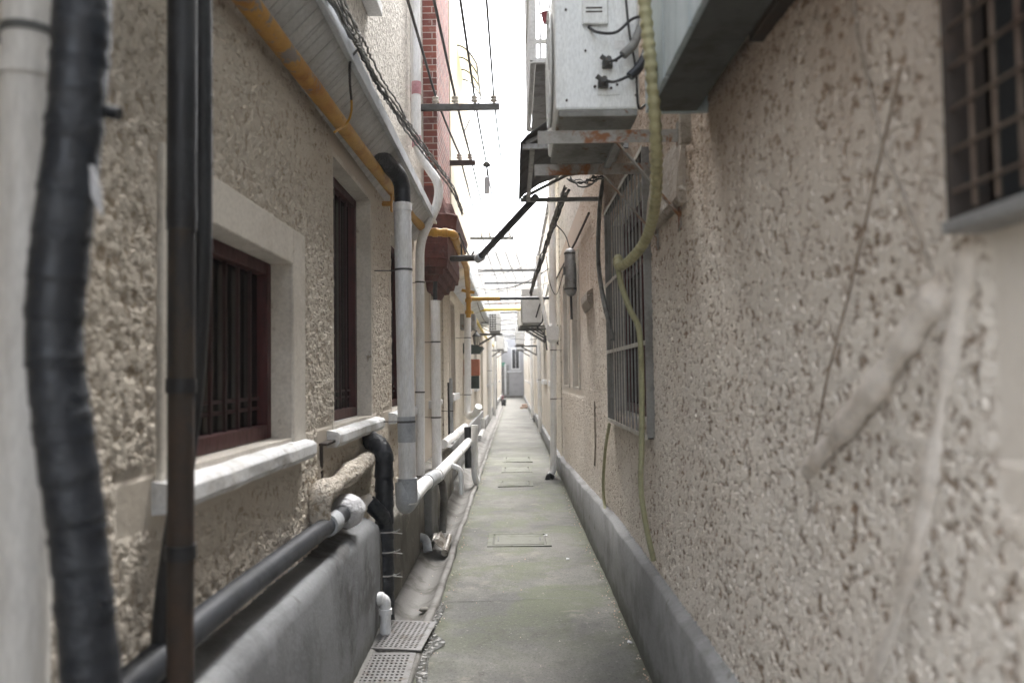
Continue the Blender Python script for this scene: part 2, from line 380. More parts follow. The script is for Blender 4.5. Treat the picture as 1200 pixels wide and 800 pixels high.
# ------------------------------------------------------------------ mesh building
class MB:
    def __init__(self):
        self.v, self.f, self.s = [], [], []

    def add(self, vs, fs, smooth=False):
        o = len(self.v)
        self.v += [tuple(p) for p in vs]
        self.f += [tuple(i + o for i in q) for q in fs]
        self.s += [smooth] * len(fs)
        return self

    def box(self, x0, y0, z0, x1, y1, z1, mat=None):
        vs = [Vector((x, y, z)) for x in (x0, x1) for y in (y0, y1) for z in (z0, z1)]
        if mat is not None:
            vs = [mat @ p for p in vs]
        return self.add(vs, [(0, 1, 3, 2), (4, 6, 7, 5), (0, 4, 5, 1), (2, 3, 7, 6), (0, 2, 6, 4), (1, 5, 7, 3)])

    def bar(self, a, b, w, h=None, up=(0, 0, 1)):
        """square bar from a to b"""
        a, b = Vector(a), Vector(b)
        h = h or w
        d = b - a
        ln = d.length
        d.normalize()
        u = Vector(up)
        if abs(d.dot(u)) > 0.95:
            u = Vector((1, 0, 0))
        s = d.cross(u).normalized()
        u = s.cross(d).normalized()
        m = Matrix((s, d, u)).transposed().to_4x4()
        m.translation = a
        return self.box(-w / 2, 0, -h / 2, w / 2, ln, h / 2, m)

    def tube(self, pts, r, seg=14, fillet=0.0, cap=True, wob=0.0, step=None):
        pts = [Vector(p) for p in pts]
        if fillet > 0:
            pts = round_path(pts, fillet)
        if step:
            pts = resample(pts, step)
        n = len(pts)
        rad = r if callable(r) else (lambda t: r)
        T = []
        for i in range(n):
            t = pts[min(i + 1, n - 1)] - pts[max(i - 1, 0)]
            T.append(t.normalized())
        u = Vector((0, 0, 1)) if abs(T[0].z) < 0.9 else Vector((0, 1, 0))
        u = (u - T[0] * u.dot(T[0])).normalized()
        vs, fs = [], []
        for i in range(n):
            u = (u - T[i] * u.dot(T[i])).normalized()
            w = T[i].cross(u)
            ri = rad(i / max(1, n - 1))
            for k in range(seg):
                a = 2 * math.pi * k / seg
                rr = ri * (1 + (random.uniform(-wob, wob) if wob else 0))
                vs.append(pts[i] + (u * math.cos(a) + w * math.sin(a)) * rr)
        for i in range(n - 1):
            for k in range(seg):
                k2 = (k + 1) % seg
                fs.append((i * seg + k, i * seg + k2, (i + 1) * seg + k2, (i + 1) * seg + k))
        self.add(vs, fs, True)
        if cap:
            self.add(vs[:seg], [tuple(range(seg))[::-1]])
            self.add(vs[-seg:], [tuple(range(seg))])
        return self

    def lathe(self, prof, c, seg=16, axis='Z'):
        """prof: list of (radius, height) around an axis through c"""
        c = Vector(c)
        vs, fs = [], []
        for r, h in prof:
            for k in range(seg):
                a = 2 * math.pi * k / seg
                p = Vector((r * math.cos(a), r * math.sin(a), h))
                if axis == 'X':
                    p = Vector((p.z, p.x, p.y))
                elif axis == 'Y':
                    p = Vector((p.x, p.z, p.y))
                vs.append(c + p)
        for i in range(len(prof) - 1):
            for k in range(seg):
                k2 = (k + 1) % seg
                fs.append((i * seg + k, i * seg + k2, (i + 1) * seg + k2, (i + 1) * seg + k))
        self.add(vs, fs, True)
        self.add(vs[:seg], [tuple(range(seg))[::-1]])
        self.add(vs[-seg:], [tuple(range(seg))])
        return self

    def loft(self, secs, smooth=False, cap=True):
        n = len(secs[0])
        vs = [p for s in secs for p in s]
        fs = []
        for i in range(len(secs) - 1):
            for k in range(n):
                k2 = (k + 1) % n
                fs.append((i * n + k, i * n + k2, (i + 1) * n + k2, (i + 1) * n + k))
        self.add(vs, fs, smooth)
        if cap:
            self.add(secs[0], [tuple(range(n))[::-1]])
            self.add(secs[-1], [tuple(range(n))])
        return self

    def build(self, name, mat, parent=None, bevel=0.0, attr=None):
        me = bpy.data.meshes.new(name)
        me.from_pydata([tuple(p) for p in self.v], [], self.f)
        me.polygons.foreach_set('use_smooth', self.s)
        me.materials.append(mat)
        if attr is not None:
            a = me.attributes.new('rough', 'FLOAT', 'POINT')
            a.data.foreach_set('value', np.asarray(attr, dtype=np.float32))
        o = bpy.data.objects.new(name, me)
        COL.objects.link(o)
        import bmesh
        bm = bmesh.new(); bm.from_mesh(me)
        bmesh.ops.recalc_face_normals(bm, faces=bm.faces)
        bm.to_mesh(me); bm.free()
        if bevel:
            md = o.modifiers.new('bevel', 'BEVEL')
            md.width = bevel
            md.segments = 2
            md.limit_method = 'ANGLE'
            md.angle_limit = R(40)
        if parent is not None:
            o.parent = parent
            o.matrix_parent_inverse = ROOTM(parent).inverted()
        return o


def ROOTM(o):
    m = Matrix.Translation(o.location)
    p = o.parent
    if p is not None:
        m = ROOTM(p) @ o.matrix_parent_inverse @ m
    return m


def round_path(pts, r, n=7):
    out = [pts[0]]
    for i in range(1, len(pts) - 1):
        p, a, b = pts[i], pts[i - 1], pts[i + 1]
        d1, d2 = (a - p), (b - p)
        k = min(r, d1.length * 0.49, d2.length * 0.49)
        s, e = p + d1.normalized() * k, p + d2.normalized() * k
        for j in range(n + 1):
            t = j / n
            out.append(s * (1 - t) ** 2 + p * 2 * t * (1 - t) + e * t ** 2)
    out.append(pts[-1])
    return out


def resample(pts, step):
    out = [pts[0]]
    for i in range(len(pts) - 1):
        d = (pts[i + 1] - pts[i])
        n = max(1, int(d.length / step))
        for j in range(1, n + 1):
            out.append(pts[i] + d * (j / n))
    return out


def spline(pts, n=10):
    """Catmull-Rom through the points"""
    pts = [Vector(p) for p in pts]
    q = [pts[0] * 2 - pts[1]] + pts + [pts[-1] * 2 - pts[-2]]
    out = []
    for i in range(1, len(q) - 2):
        for j in range(n):
            t = j / n
            a, b, c, d = q[i - 1], q[i], q[i + 1], q[i + 2]
            out.append(0.5 * ((2 * b) + (c - a) * t + (2 * a - 5 * b + 4 * c - d) * t * t + (3 * b - a - 3 * c + d) * t ** 3))
    out.append(pts[-1])
    return out


def sag(a, b, s, n=16):
    a, b = Vector(a), Vector(b)
    return [a.lerp(b, i / n) - Vector((0, 0, 4 * s * (i / n) * (1 - i / n))) for i in range(n + 1)]


def thing(name, label, cat, loc=(0, 0, 0), group=None):
    o = bpy.data.objects.new(name, None)
    o.empty_display_size = 0.1
    COL.objects.link(o)
    o.location = Vector(loc)
    o['label'] = label
    o['category'] = cat
    o['kind'] = 'thing'
    if group:
        o['group'] = group
    return o


def tag(o, label, cat, group=None):
    o['label'] = label
    o['category'] = cat
    o['kind'] = 'thing'
    if group:
        o['group'] = group
    # origin to the base of the thing
    me = o.data
    co = np.empty(len(me.vertices) * 3)
    me.vertices.foreach_get('co', co)
    co = co.reshape(-1, 3)
    base = np.array([(co[:, 0].min() + co[:, 0].max()) / 2, (co[:, 1].min() + co[:, 1].max()) / 2, co[:, 2].min()])
    me.vertices.foreach_set('co', (co - base).ravel())
    o.location = Vector(base)
    return o


def struct(o):
    o['kind'] = 'structure'
    return o


def dup(root, loc, label=None, group=None):
    r = root.copy()
    COL.objects.link(r)
    r.location = Vector(loc)
    if label:
        r['label'] = label
    if group:
        r['group'] = group
    for ch in list(root.children):
        c = ch.copy()
        COL.objects.link(c)
        c.parent = r
        for g in list(ch.children):
            d = g.copy()
            COL.objects.link(d)
            d.parent = c
    return r


def ring(mb, c, r, t, d=(0, 0, 1), h=0.02):
    """a pipe clip: short wider sleeve around a pipe"""
    c, d = Vector(c), Vector(d).normalized()
    mb.tube([c - d * h / 2, c + d * h / 2], r + t, 18)


# ------------------------------------------------------------------ walls
XL, XR = -0.95, 0.72


def axis(a, b, step_fn, cuts):
    """grid lines from a to b, with given cuts included"""
    out = [a]
    x = a
    cuts = sorted(c for c in cuts if a < c < b)
    ci = 0
    while x < b - 1e-6:
        nx = x + step_fn(x)
        if ci < len(cuts) and nx > cuts[ci] - 0.003:
            nx = cuts[ci]
            ci += 1
        nx = min(nx, b)
        if b - nx < 0.003:
            nx = b
        out.append(nx)
        x = nx
    return np.array(out)


def rough_sheet(name, X, ys, zs, holes, smooth, mat, parent, facing):
    """wall face at x = X as a fine grid with real openings; facing = +1 looks to +x"""
    ny, nz = len(ys), len(zs)
    YY, ZZ = np.meshgrid(ys, zs, indexing='ij')
    rough = np.ones_like(YY)
    for (y0, y1, z0, z1) in holes:
        d = np.maximum(np.maximum(y0 - YY, YY - y1), np.maximum(z0 - ZZ, ZZ - z1))
        rough = np.minimum(rough, np.clip(d / 0.02, 0, 1) * 0.9 + 0.1)
    for (y0, y1, z0, z1) in smooth:
        d = np.maximum(np.maximum(y0 - YY, YY - y1), np.maximum(z0 - ZZ, ZZ - z1))
        rough = np.minimum(rough, np.clip(d / 0.03 + 0.2, 0.06, 1))
    cy, cz = (ys[1:] + ys[:-1]) / 2, (zs[1:] + zs[:-1]) / 2
    keep = np.ones((ny - 1, nz - 1), bool)
    for (y0, y1, z0, z1) in holes:
        keep &= ~(((cy > y0) & (cy < y1))[:, None] & ((cz > z0) & (cz < z1))[None, :])
    idx = np.arange(ny * nz).reshape(ny, nz)
    a, b, c, d = idx[:-1, :-1], idx[1:, :-1], idx[1:, 1:], idx[:-1, 1:]
    q = np.stack([a, b, c, d] if facing > 0 else [a, d, c, b], -1)[keep]
    verts = np.stack([np.full(ny * nz, X), YY.ravel(), ZZ.ravel()], -1)
    me = bpy.data.meshes.new(name)
    me.vertices.add(len(verts)); me.vertices.foreach_set('co', verts.ravel())
    nf = len(q)
    me.loops.add(nf * 4); me.loops.foreach_set('vertex_index', q.ravel().astype(np.int32))
    me.polygons.add(nf)
    me.polygons.foreach_set('loop_start', (np.arange(nf) * 4).astype(np.int32))
    me.polygons.foreach_set('loop_total', np.full(nf, 4, np.int32))
    me.polygons.foreach_set('use_smooth', np.ones(nf, bool))
    me.update(calc_edges=True)
    at = me.attributes.new('rough', 'FLOAT', 'POINT')
    at.data.foreach_set('value', rough.ravel().astype(np.float32))
    me.materials.append(mat)
    o = bpy.data.objects.new(name, me)
    COL.objects.link(o)
    o.parent = parent
    o.matrix_parent_inverse = ROOTM(parent).inverted()
    return o


def flat_attr(o, val=1.0):
    me = o.data
    at = me.attributes.new('rough', 'FLOAT', 'POINT')
    at.data.foreach_set('value', np.full(len(me.vertices), val, np.float32))
    return o


def window(parent, X, side, hole, frame_mat='maroon', depth=0.13, reveal='plaster', band=None, bars=6,
           glass='glass', out=0.012, rail=True):
    """opening on wall X (side=+1: the room lies towards -x). Reveal is the part; frame, pane, bars sub-parts"""
    y0, y1, z0, z1 = hole
    s = -side                                     # direction into the house
    xi = X + s * depth
    xo = X - s * out * 0.4
    t = 0.03
    mb = MB()
    mb.box(min(xo, xi), y0 - t, z0 - t, max(xo, xi), y1 + t, z0)
    mb.box(min(xo, xi), y0 - t, z1, max(xo, xi), y1 + t, z1 + t)
    mb.box(min(xo, xi), y0 - t, z0, max(xo, xi), y0, z1)
    mb.box(min(xo, xi), y1, z0, max(xo, xi), y1 + t, z1)
    w = mb.build('window', M[reveal], parent)
    if band:
        bw, bt = band
        xb = X - s * 0.016
        m2 = MB()
        x_in = X + s * 0.004
        a, b_ = min(xb, x_in), max(xb, x_in)
        m2.box(a, y0 - bw, z0 - 0.02, b_, y0 + 0.002, z1 + bt)
        m2.box(a, y1 - 0.002, z0 - 0.02, b_, y1 + bw, z1 + bt)
        m2.box(a, y0 + 0.002, z1 - 0.002, b_, y1 - 0.002, z1 + bt)
        m2.build('surround', M[reveal], w, bevel=0.006)
    fm = MB()
    fw = 0.055
    xa, xb = sorted((xi, xi - s * 0.05))
    g = 0.002
    fm.box(xa, y0 + g, z0 + g, xb, y0 + fw, z1 - g)
    fm.box(xa, y1 - fw, z0 + g, xb, y1 - g, z1 - g)
    fm.box(xa, y0 + fw, z0 + g, xb, y1 - fw, z0 + fw * 1.1)
    fm.box(xa, y0 + fw, z1 - fw, xb, y1 - fw, z1 - g)
    if not bars:
        ym = (y0 + y1) / 2
        fm.box(xa + 0.008, ym - 0.022, z0 + fw, xb - 0.004, ym + 0.022, z1 - fw)
        if rail:
            zr = z0 + (z1 - z0) * 0.72
            fm.box(xa + 0.009, y0 + fw, zr - 0.018, xb - 0.005, y1 - fw, zr + 0.018)
    fm.build('frame', M[frame_mat], w, bevel=0.004)
    xg = xi - s * 0.006
    MB().box(min(xg, xg + s * 0.004), y0 + fw - 0.004, z0 + fw - 0.004, max(xg, xg + s * 0.004), y1 - fw + 0.004, z1 - fw + 0.004).build('pane', M[glass], w)
    if bars:
        bm_ = MB()
        xr = xi - s * 0.022
        for k in range(bars):
            y = y0 + fw + (y1 - y0 - 2 * fw) * (k + 1) / (bars + 1)
            bm_.box(xr - 0.006, y - 0.007, z0 + fw - .002, xr + 0.006, y + 0.007, z1 - fw + .002)
        for zz in (z0 + 0.13, z0 + 0.17):
            bm_.box(xr - 0.011, y0 + fw - .002, zz - 0.007, xr - 0.0065, y1 - fw + .002, zz + 0.007)
        bm_.build('window_bars', M['maroon_dk'], w)
    return w


def slab_rough(secs_fn, ys, name, mat, parent, amp=0.004, bevel=0):
    """loft of x-z sections along y, with slight unevenness"""
    secs = []
    for y in ys:
        sec = secs_fn(y)
        secs.append([Vector((x + random.uniform(-amp, amp) * (0 if i in (0, len(sec) - 1) else 1), y,
                             z + random.uniform(-amp, amp) * (0 if i in (0, len(sec) - 1) else 1))) for i, (x, z) in enumerate(sec)])
    mb = MB()
    mb.loft(secs, True)
    return mb.build(name, mat, parent, bevel=bevel)


# ================================================================== GROUND
mb = MB()
mb.add([(-260, -200, -0.09), (260, -200, -0.09), (260, 320, -0.09), (-260, 320, -0.09)], [(0, 1, 2, 3)])
struct(mb.build('ground', M['soil']))

# the concrete path, gently uneven, with a cast edge on the gutter side
ys = np.concatenate([np.arange(-8, 2, 0.5), np.arange(2, 14, 0.12), np.arange(14, 55.6, 0.8)])
xs = np.linspace(-0.52, 0.70, 13)


def path_z(x, y):
    return 0.006 * math.sin(1.1 * y + 2 * x) + 0.004 * math.sin(2.7 * y - 3 * x) - 0.004


vs, fs = [], []
for j, y in enumerate(ys):
    for i, x in enumerate(xs):
        xx = x + (0.008 * math.sin(3.1 * y) + 0.006 * math.sin(7.7 * y) if i == 0 else 0)
        vs.append((xx, y, path_z(xx, y)))
n = len(xs)
for j in range(len(ys) - 1):
    for i in range(n - 1):
        fs.append((j * n + i, j * n + i + 1, (j + 1) * n + i + 1, (j + 1) * n + i))
mb = MB().add(vs, fs, True)
edge = []
for j, y in enumerate(ys):
    edge.append(vs[j * n]); edge.append((vs[j * n][0], y, -0.09))
mb.add(edge, [(2 * j, 2 * j + 2, 2 * j + 3, 2 * j + 1) for j in range(len(ys) - 1)])
struct(mb.build('path', M['path']))

# gutter channel beside the path with a pale cast lip
def gut(y):
    w = 0.006 * math.sin(2.3 * y) + 0.004 * math.sin(6.1 * y)
    return [(-0.86, -0.08), (-0.86, 0.05), (-0.78, 0.035), (-0.715, -0.012), (-0.66, -0.034), (-0.605, -0.020),
            (-0.572 + w, 0.006), (-0.56 + w, 0.020), (-0.527 + w, 0.020), (-0.518 + w, 0.004), (-0.518, -0.08)]
struct(slab_rough(gut, list(np.arange(-6, 12, 0.18)) + list(np.arange(12, 55.5, 1.0)), 'gutter', M['gutter'], None, 0.003))

# puddles of dirty water leaking from the drain covers
def puddle(pts, z=0.0):
    q = spline(pts + [pts[0]], 6)[:-1]
    q = [p + Vector((random.uniform(-.003, .003), random.uniform(-.004, .004), 0)) for p in q]
    c = sum(q, Vector()) / len(q)
    vs = [c] + q
    vs = [Vector((p.x, p.y, path_z(p.x, p.y) + 0.005)) for p in vs]
    return MB().add(vs, [(0, i + 1, (i + 1) % len(q) + 1) for i in range(len(q))])
pp = [P(x, y, Z=0) for x, y in ((489, 800), (482, 770), (497, 752), (492, 735), (508, 712), (516, 703), (522, 712), (512, 722), (509, 740), (522, 752), (507, 764), (499, 780), (500, 800))]
struct(puddle(pp).build('puddle', M['water']))
pp = [P(x, y, Z=0) for x, y in ((500, 735), (520, 741), (524, 752), (508, 757), (496, 750))]
# expansion joints across the path
for yy in (5.42, 8.6, 16.5):
    mbj = MB()
    pts = [Vector((x, yy + 0.006 * math.sin(9 * x), path_z(x, yy) + 0.0045)) for x in np.linspace(-0.50, 0.655, 12)]
    for i in range(11):
        a, b = pts[i], pts[i + 1]
        mbj.add([a + Vector((0, -0.004, 0)), b + Vector((0, -0.004, 0)), b + Vector((0, 0.004, 0)), a + Vector((0, 0.004, 0))], [(0, 1, 2, 3)])
    struct(mbj.build('path_joint', M['steel_dk']))

# concrete manhole covers set in the path
def manhole(x0, x1, y0, y1, label):
    t = thing('manhole_cover', label, 'manhole', ((x0 + x1) / 2, (y0 + y1) / 2, 0), 'manhole covers in the path')
    z = max(path_z(x, y) for x in (x0, x1, (x0 + x1) / 2) for y in (y0, y1, (y0 + y1) / 2)) + 0.004
    b = 0.045
    m1 = MB()
    m1.box(x0, y0, z - 0.03, x1, y0 + b, z + 0.002).box(x0, y1 - b, z - 0.03, x1, y1, z + 0.002)
    m1.box(x0, y0 + b, z - 0.03, x0 + b, y1 - b, z + 0.002).box(x1 - b, y0 + b, z - 0.03, x1, y1 - b, z + 0.002)
    m1.build('rim', M['lid'], t, bevel=0.003)
    g = 0.018
    MB().box(x0 + b + g, y0 + b + g, z - 0.03, x1 - b - g, y1 - b - g, z + 0.003).build('lid', M['lid'], t, bevel=0.004)
    m3 = MB()
    for yy in ((y0 + y1) / 2,):
        for xx in (x0 + b + 0.05, x1 - b - 0.05):
            m3.box(xx - 0.006, yy - 0.09, z - 0.01, xx + 0.006, yy + 0.09, z + 0.0045)
    m3.build('lifting_slot', M['steel_dk'], t)
manhole(-0.26, 0.31, 7.05, 7.62, 'single square concrete manhole cover in the greenish middle of the path')
manhole(-0.24, 0.24, 10.9, 11.45, 'concrete manhole cover, nearest of the row of three in front of the downpipe foot')
manhole(-0.22, 0.26, 12.4, 13.1, 'concrete manhole cover, middle one of the row of three')
manhole(-0.22, 0.30, 13.9, 14.7, 'concrete manhole cover, farthest of the row of three')

# ================================================================== LEFT HOUSE (near)
HL = thing('roughcast_house', 'beige roughcast house with maroon windows, grey eave and brick chimney', 'house', (XL - 2, 4.5, 0))
holes_l = [(2.30, 3.38, 1.25, 1.99), (4.18, 5.28, 1.25, 2.68), (6.15, 7.15, 1.25, 2.62), (9.05, 9.55, 1.25, 2.62)]
ycuts = [v for h in holes_l for v in h[:2]]
zcuts = [v for h in holes_l for v in h[2:]]
yl = axis(0.4, 10.4, lambda y: 0.009 if y < 3 else (0.011 if y < 5.6 else 0.02), ycuts)
zl = axis(0.0, 2.86, lambda z: 0.011, zcuts)
rough_sheet('wall', XL, yl, zl, holes_l, [(4.1, 5.45, 2.68, 2.9), (7.6, 9.0, 0.0, 2.9), (2.11, 3.57, 1.2, 2.14), (1.9, 3.58, 1.12, 1.27), (3.84, 5.46, 1.12, 1.27), (5.78, 7.42, 1.12, 1.27)], M['rc_left'], HL, +1)
# rest of the house volume (back, ends, upper storey, roof)
mb = MB()
mb.box(XL - 4.2, -.25, 0, XL - 0.45, 10.4, 2.80)                       # rooms behind (kept clear of the openings)
mb.box(XL - 0.449, -.25, 0, XL, 0.4, 2.86)
mb.box(XL - 0.449, 10.36, 0, XL - 0.001, 10.399, 2.86)
flat_attr(mb.build('rear_wall', M['rc_up'], HL))
mb = MB()
mb.box(XL - 4.2, -.25, 2.861, XL + 0.001, 10.4, 6.6)
flat_attr(mb.build('upper_wall', M['rc_up'], HL))
MB().box(XL - 4.3, -.3, 6.602, XL + 0.06, 10.45, 6.75).build('roof', M['roof'], HL)
# windows and sills
window(HL, XL, +1, holes_l[0], band=(0.19, 0.15), bars=6)
window(HL, XL, +1, holes_l[1], reveal='plaster', bars=5, depth=0.14)
window(HL, XL, +1, holes_l[2], bars=4)
window(HL, XL, +1, holes_l[3], bars=0, frame_mat='maroon', band=(0.08, 0.1))
for (y0, y1) in ((2.085, 3.56), (4.03, 5.44), (6.0, 7.40), (8.8, 9.85)):
    secs = []
    k = 26
    for j in range(k + 1):
        y = y0 + (y1 - y0) * j / k
        e = .0015 * math.sin(7 * y) + .0012 * math.sin(19 * y)
        secs.append([Vector((XL - 0.13, y, 1.258)), Vector((XL + 0.055 + e, y, 1.226 + e)), Vector((XL + 0.068 + e, y, 1.212 + e)),
                     Vector((XL + 0.066 - e, y, 1.172 + e)), Vector((XL + 0.05, y, 1.150 + e)), Vector((XL - 0.10, y, 1.145))])
    MB().loft(secs).build('sill', M['sill'], HL, bevel=0.004)
# upper-storey sill peeping at the top of the photograph
MB().box(XL + 0.002, 4.2, 3.92, XL + 0.10, 5.25, 4.0).build('sill', M['sill'], HL, bevel=0.006)

# eave: sloping grey soffit boards and a pale metal fascia
EV_IN, EV_OUT = (XL + 0.012, 2.80), (-0.755, 2.985)
mb = MB()
y = -.25
while y < 7.62:
    w = random.choice((0.085, 0.085, 0.10, 0.025, 0.025, 0.06))
    w = min(w, 7.62 - y)
    dz = random.uniform(-.001, .001)
    a, b = EV_IN, EV_OUT
    mb.add([(a[0], y, a[1] + dz), (b[0], y, b[1] + dz), (b[0], y + w - .007, b[1] + dz), (a[0], y + w - .007, a[1] + dz),
            (a[0], y, a[1] + .02), (b[0], y, b[1] + .02), (b[0], y + w - .007, b[1] + .02), (a[0], y + w - .007, a[1] + .02)],
           [(0, 1, 2, 3), (4, 7, 6, 5), (0, 4, 5, 1), (1, 5, 6, 2), (2, 6, 7, 3), (3, 7, 4, 0)])
    y += w
mb.build('soffit', M['soffit'], HL)
mb = MB()
mb.box(-0.7545, -.25, 2.968, -0.738, 7.62, 3.075)
mb.box(-0.7375, -.25, 2.966, -0.725, 7.62, 2.992)
mb.build('fascia', M['fascia'], HL, bevel=0.004)
MB().add([(-0.74, -.25, 3.076), (-0.74, 7.62, 3.076), (XL + .002, 7.62, 3.17), (XL + .002, -.25, 3.17),
          (-0.74, -.25, 3.02), (-0.74, 7.62, 3.02), (XL + .002, 7.62, 3.02), (XL + .002, -.25, 3.02)],
         [(0, 1, 2, 3), (4, 7, 6, 5), (0, 4, 5, 1), (1, 5, 6, 2), (2, 6, 7, 3), (3, 7, 4, 0)]).build('eave_roof', M['roof'], HL)
# rendered plinths
def pl1(y):
    w = 0.006 * math.sin(3 * y) + 0.004 * math.sin(8.3 * y)
    if y > 4.45:
        k = (y - 4.45) / 0.33
        top = 0.69 - 0.05 * k * k
        fx = -0.80 - 0.02 * k
    else:
        top, fx = 0.69, -0.80
    return [(XL - 0.05, -0.05), (XL - 0.05, top + 0.02), (XL + 0.015, top + 0.022 + w), (XL + .06, top + 0.012 + w), (fx - 0.035 + w, top),
            (fx - 0.010 + w, top - 0.022), (fx + w, top - 0.06), (fx + w * .7 + .004, top * 0.5), (fx + .005, 0.02), (fx + .005, -0.05)]
slab_rough(pl1, list(np.arange(-.2, 1, 0.3)) + list(np.arange(1, 4.79, 0.06)), 'plinth', M['cement'], HL, 0.002)
def pl2(y):
    w = 0.004 * math.sin(5 * y)
    return [(XL - 0.05, -0.05), (XL - 0.05, 0.60), (XL + 0.01, 0.60), (-0.845 + w, 0.585), (-0.815 + w, 0.56), (-0.81 + w, 0.5), (-0.805, 0.25), (-0.80, -0.05)]
slab_rough(pl2, list(np.arange(4.80, 10.4, 0.12)), 'plinth', M['cement_dark'], HL, 0.002)
MB().box(-0.815, 7.05, -0.02, -0.735, 7.55, 0.60).build('plinth_pier', M['kerb'], HL, bevel=0.012)

# brick chimney breast with its painted stepped corbel
ch = MB().box(XL - 0.05, 8.55, 3.42, -0.80, 10.25, 8.6).build('chimney', M['brick'], HL)
def oct_sec(z, xo, y0, y1, cut):
    return [Vector((XL + .004, y0, z)), Vector((xo - cut, y0, z)), Vector((xo, y0 + cut, z)), Vector((xo, y1 - cut, z)), Vector((xo - cut, y1, z)), Vector((XL + .004, y1, z))]
cb = MB()
prof = [(2.44, -0.91, 8.75, 9.9, .02), (2.48, -0.88, 8.66, 10.0, .03), (2.525, -0.86, 8.62, 10.0, .04), (2.53, -0.81, 8.5, 10.1, .06), (2.585, -0.79, 8.47, 10.1, .06),
        (2.59, -0.75, 8.40, 10.2, .07), (2.655, -0.735, 8.36, 10.2, .08), (2.66, -0.70, 8.32, 10.25, .09), (2.74, -0.69, 8.30, 10.25, .09), (2.742, -0.683, 8.29, 10.25, .09),
        (2.82, -0.685, 8.30, 10.25, .09), (2.822, -0.69, 8.305, 10.25, .09), (2.90, -0.683, 8.30, 10.25, .09), (2.902, -0.69, 8.305, 10.25, .09), (2.99, -0.688, 8.30, 10.25, .09)]
cb.loft([oct_sec(*p) for p in prof])
prof = [(2.995, -0.72, 8.42, 10.2, .07), (3.06, -0.66, 8.36, 10.25, .09), (3.065, -0.60, 8.30, 10.3, .1), (3.20, -0.575, 8.28, 10.32, .1), (3.22, -0.60, 8.30, 10.3, .1),
        (3.34, -0.64, 8.36, 10.28, .09), (3.345, -0.70, 8.42, 10.26, .06), (3.44, -0.74, 8.46, 10.26, .05), (3.445, -0.78, 8.5, 10.25, .03), (3.56, -0.79, 8.52, 10.25, .03)]
cb.loft([oct_sec(*p) for p in prof])
cb.build('corbel', M['corbel'], ch, bevel=0.012)

# ================================================================== RIGHT HOUSE (near)
HR = thing('roughcast_house', 'greige roughcast house along the right of the path with grey cement plinth and barred window', 'house', (XR + 2, 5, 0))
holes_r = [(4.17, 5.68, 1.24, 2.56), (8.75, 9.55, 1.36, 2.75), (10.35, 11.25, 1.36, 2.75), (.735, 1.183, 1.745, 2.69)]
yr = axis(0.55, 12.0, lambda y: 0.008 if y < 2.2 else (0.0105 if y < 5 else (0.016 if y < 8.3 else 0.03)), [v for h in holes_r for v in h[:2]])
zr = axis(0.2, 3.3, lambda z: 0.0105, [v for h in holes_r for v in h[2:]])
sm = [(8.25, 12.0, 1.27, 3.4), (0.6, 1.19, 1.30, 1.75)]
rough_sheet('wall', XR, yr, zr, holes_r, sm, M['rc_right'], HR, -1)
mb = MB()
mb.box(XR + 0.45, -4, 0, XR + 4.2, 12.0, 3.28)
mb.box(XR, -4, 0, XR + 0.449, 0.55, 3.3)
mb.box(XR + .001, 11.96, 0, XR + 0.449, 11.999, 3.3)
flat_attr(mb.build('rear_wall', M['rc_up'], HR))
flat_attr(MB().box(XR - .001, -4, 3.301, XR + 4.2, 12.0, 6.9).build('upper_wall', M['rc_right'] and M['rc_up'], HR))
MB().box(XR - .06, -4.05, 6.902, XR + 4.3, 12.05, 7.05).build('roof', M['roof'], HR)
window(HR, XR, -1, holes_r[0], frame_mat='maroon', bars=0, depth=0.12)
window(HR, XR, -1, holes_r[1], frame_mat='frame_w', bars=0, depth=0.12, band=(0.12, 0.12))
window(HR, XR, -1, holes_r[2], frame_mat='frame_w', bars=0, depth=0.12, band=(0.12, 0.12))
window(HR, XR, -1, holes_r[3], frame_mat='steel_dk', bars=0, depth=0.12, rail=False, reveal='mesh_dark')  # reveal coloured near black in place of the shade behind the mesh
# plaster hood over the barred window
secs = []
for j in range(14):
    y = 3.22 + 0.74 * j / 13
    e = random.uniform(-.006, .006)
    secs.append([Vector((XR + .01, y, 2.20)), Vector((XR - 0.035 + e, y, 2.195 + e)), Vector((XR - 0.05 + e, y, 2.22 + e)), Vector((XR - 0.035 + e, y, 2.36 + e)), Vector((XR - .012, y, 2.50)), Vector((XR + .01, y, 2.50))])
MB().loft(secs).build('hood_moulding', M['hood'], HR, bevel=0.006)
secs = []
for j in range(8):
    y = 7.05 + 0.75 * j / 7
    e = random.uniform(-.006, .006)
    secs.append([Vector((XR + .01, y, 2.10)), Vector((XR - 0.03 + e, y, 2.10 + e)), Vector((XR - 0.06 + e, y, 2.17 + e)), Vector((XR - 0.06 + e, y, 2.24 + e)), Vector((XR + .01, y, 2.28))])
MB().loft(secs).build('hood_moulding', M['hood'], HR, bevel=0.006)
# cement plinth (a tall kerb stepping down away from the camera)
def kerb_h(y):
    return 0.485 if y < 5.5 else max(0.27, 0.485 - (y - 5.5) * 0.036)
def kerb(y):
    w = 0.006 * math.sin(2.1 * y) + 0.004 * math.sin(7 * y)
    h = kerb_h(y)
    return [(XR + 0.05, -0.08), (XR + 0.05, h + .03), (XR - 0.004, h + .022), (XR - 0.03 + w * .5, h + .008 + w), (0.668 + w, h), (0.660 + w, h - .012), (0.657 + w * .5, h * .5), (0.655, 0.0), (0.655, -0.08)]
slab_rough(kerb, list(np.arange(-4, 1, 0.4)) + list(np.arange(1, 12.0, 0.09)), 'plinth', M['kerb'], HR, 0.0025)
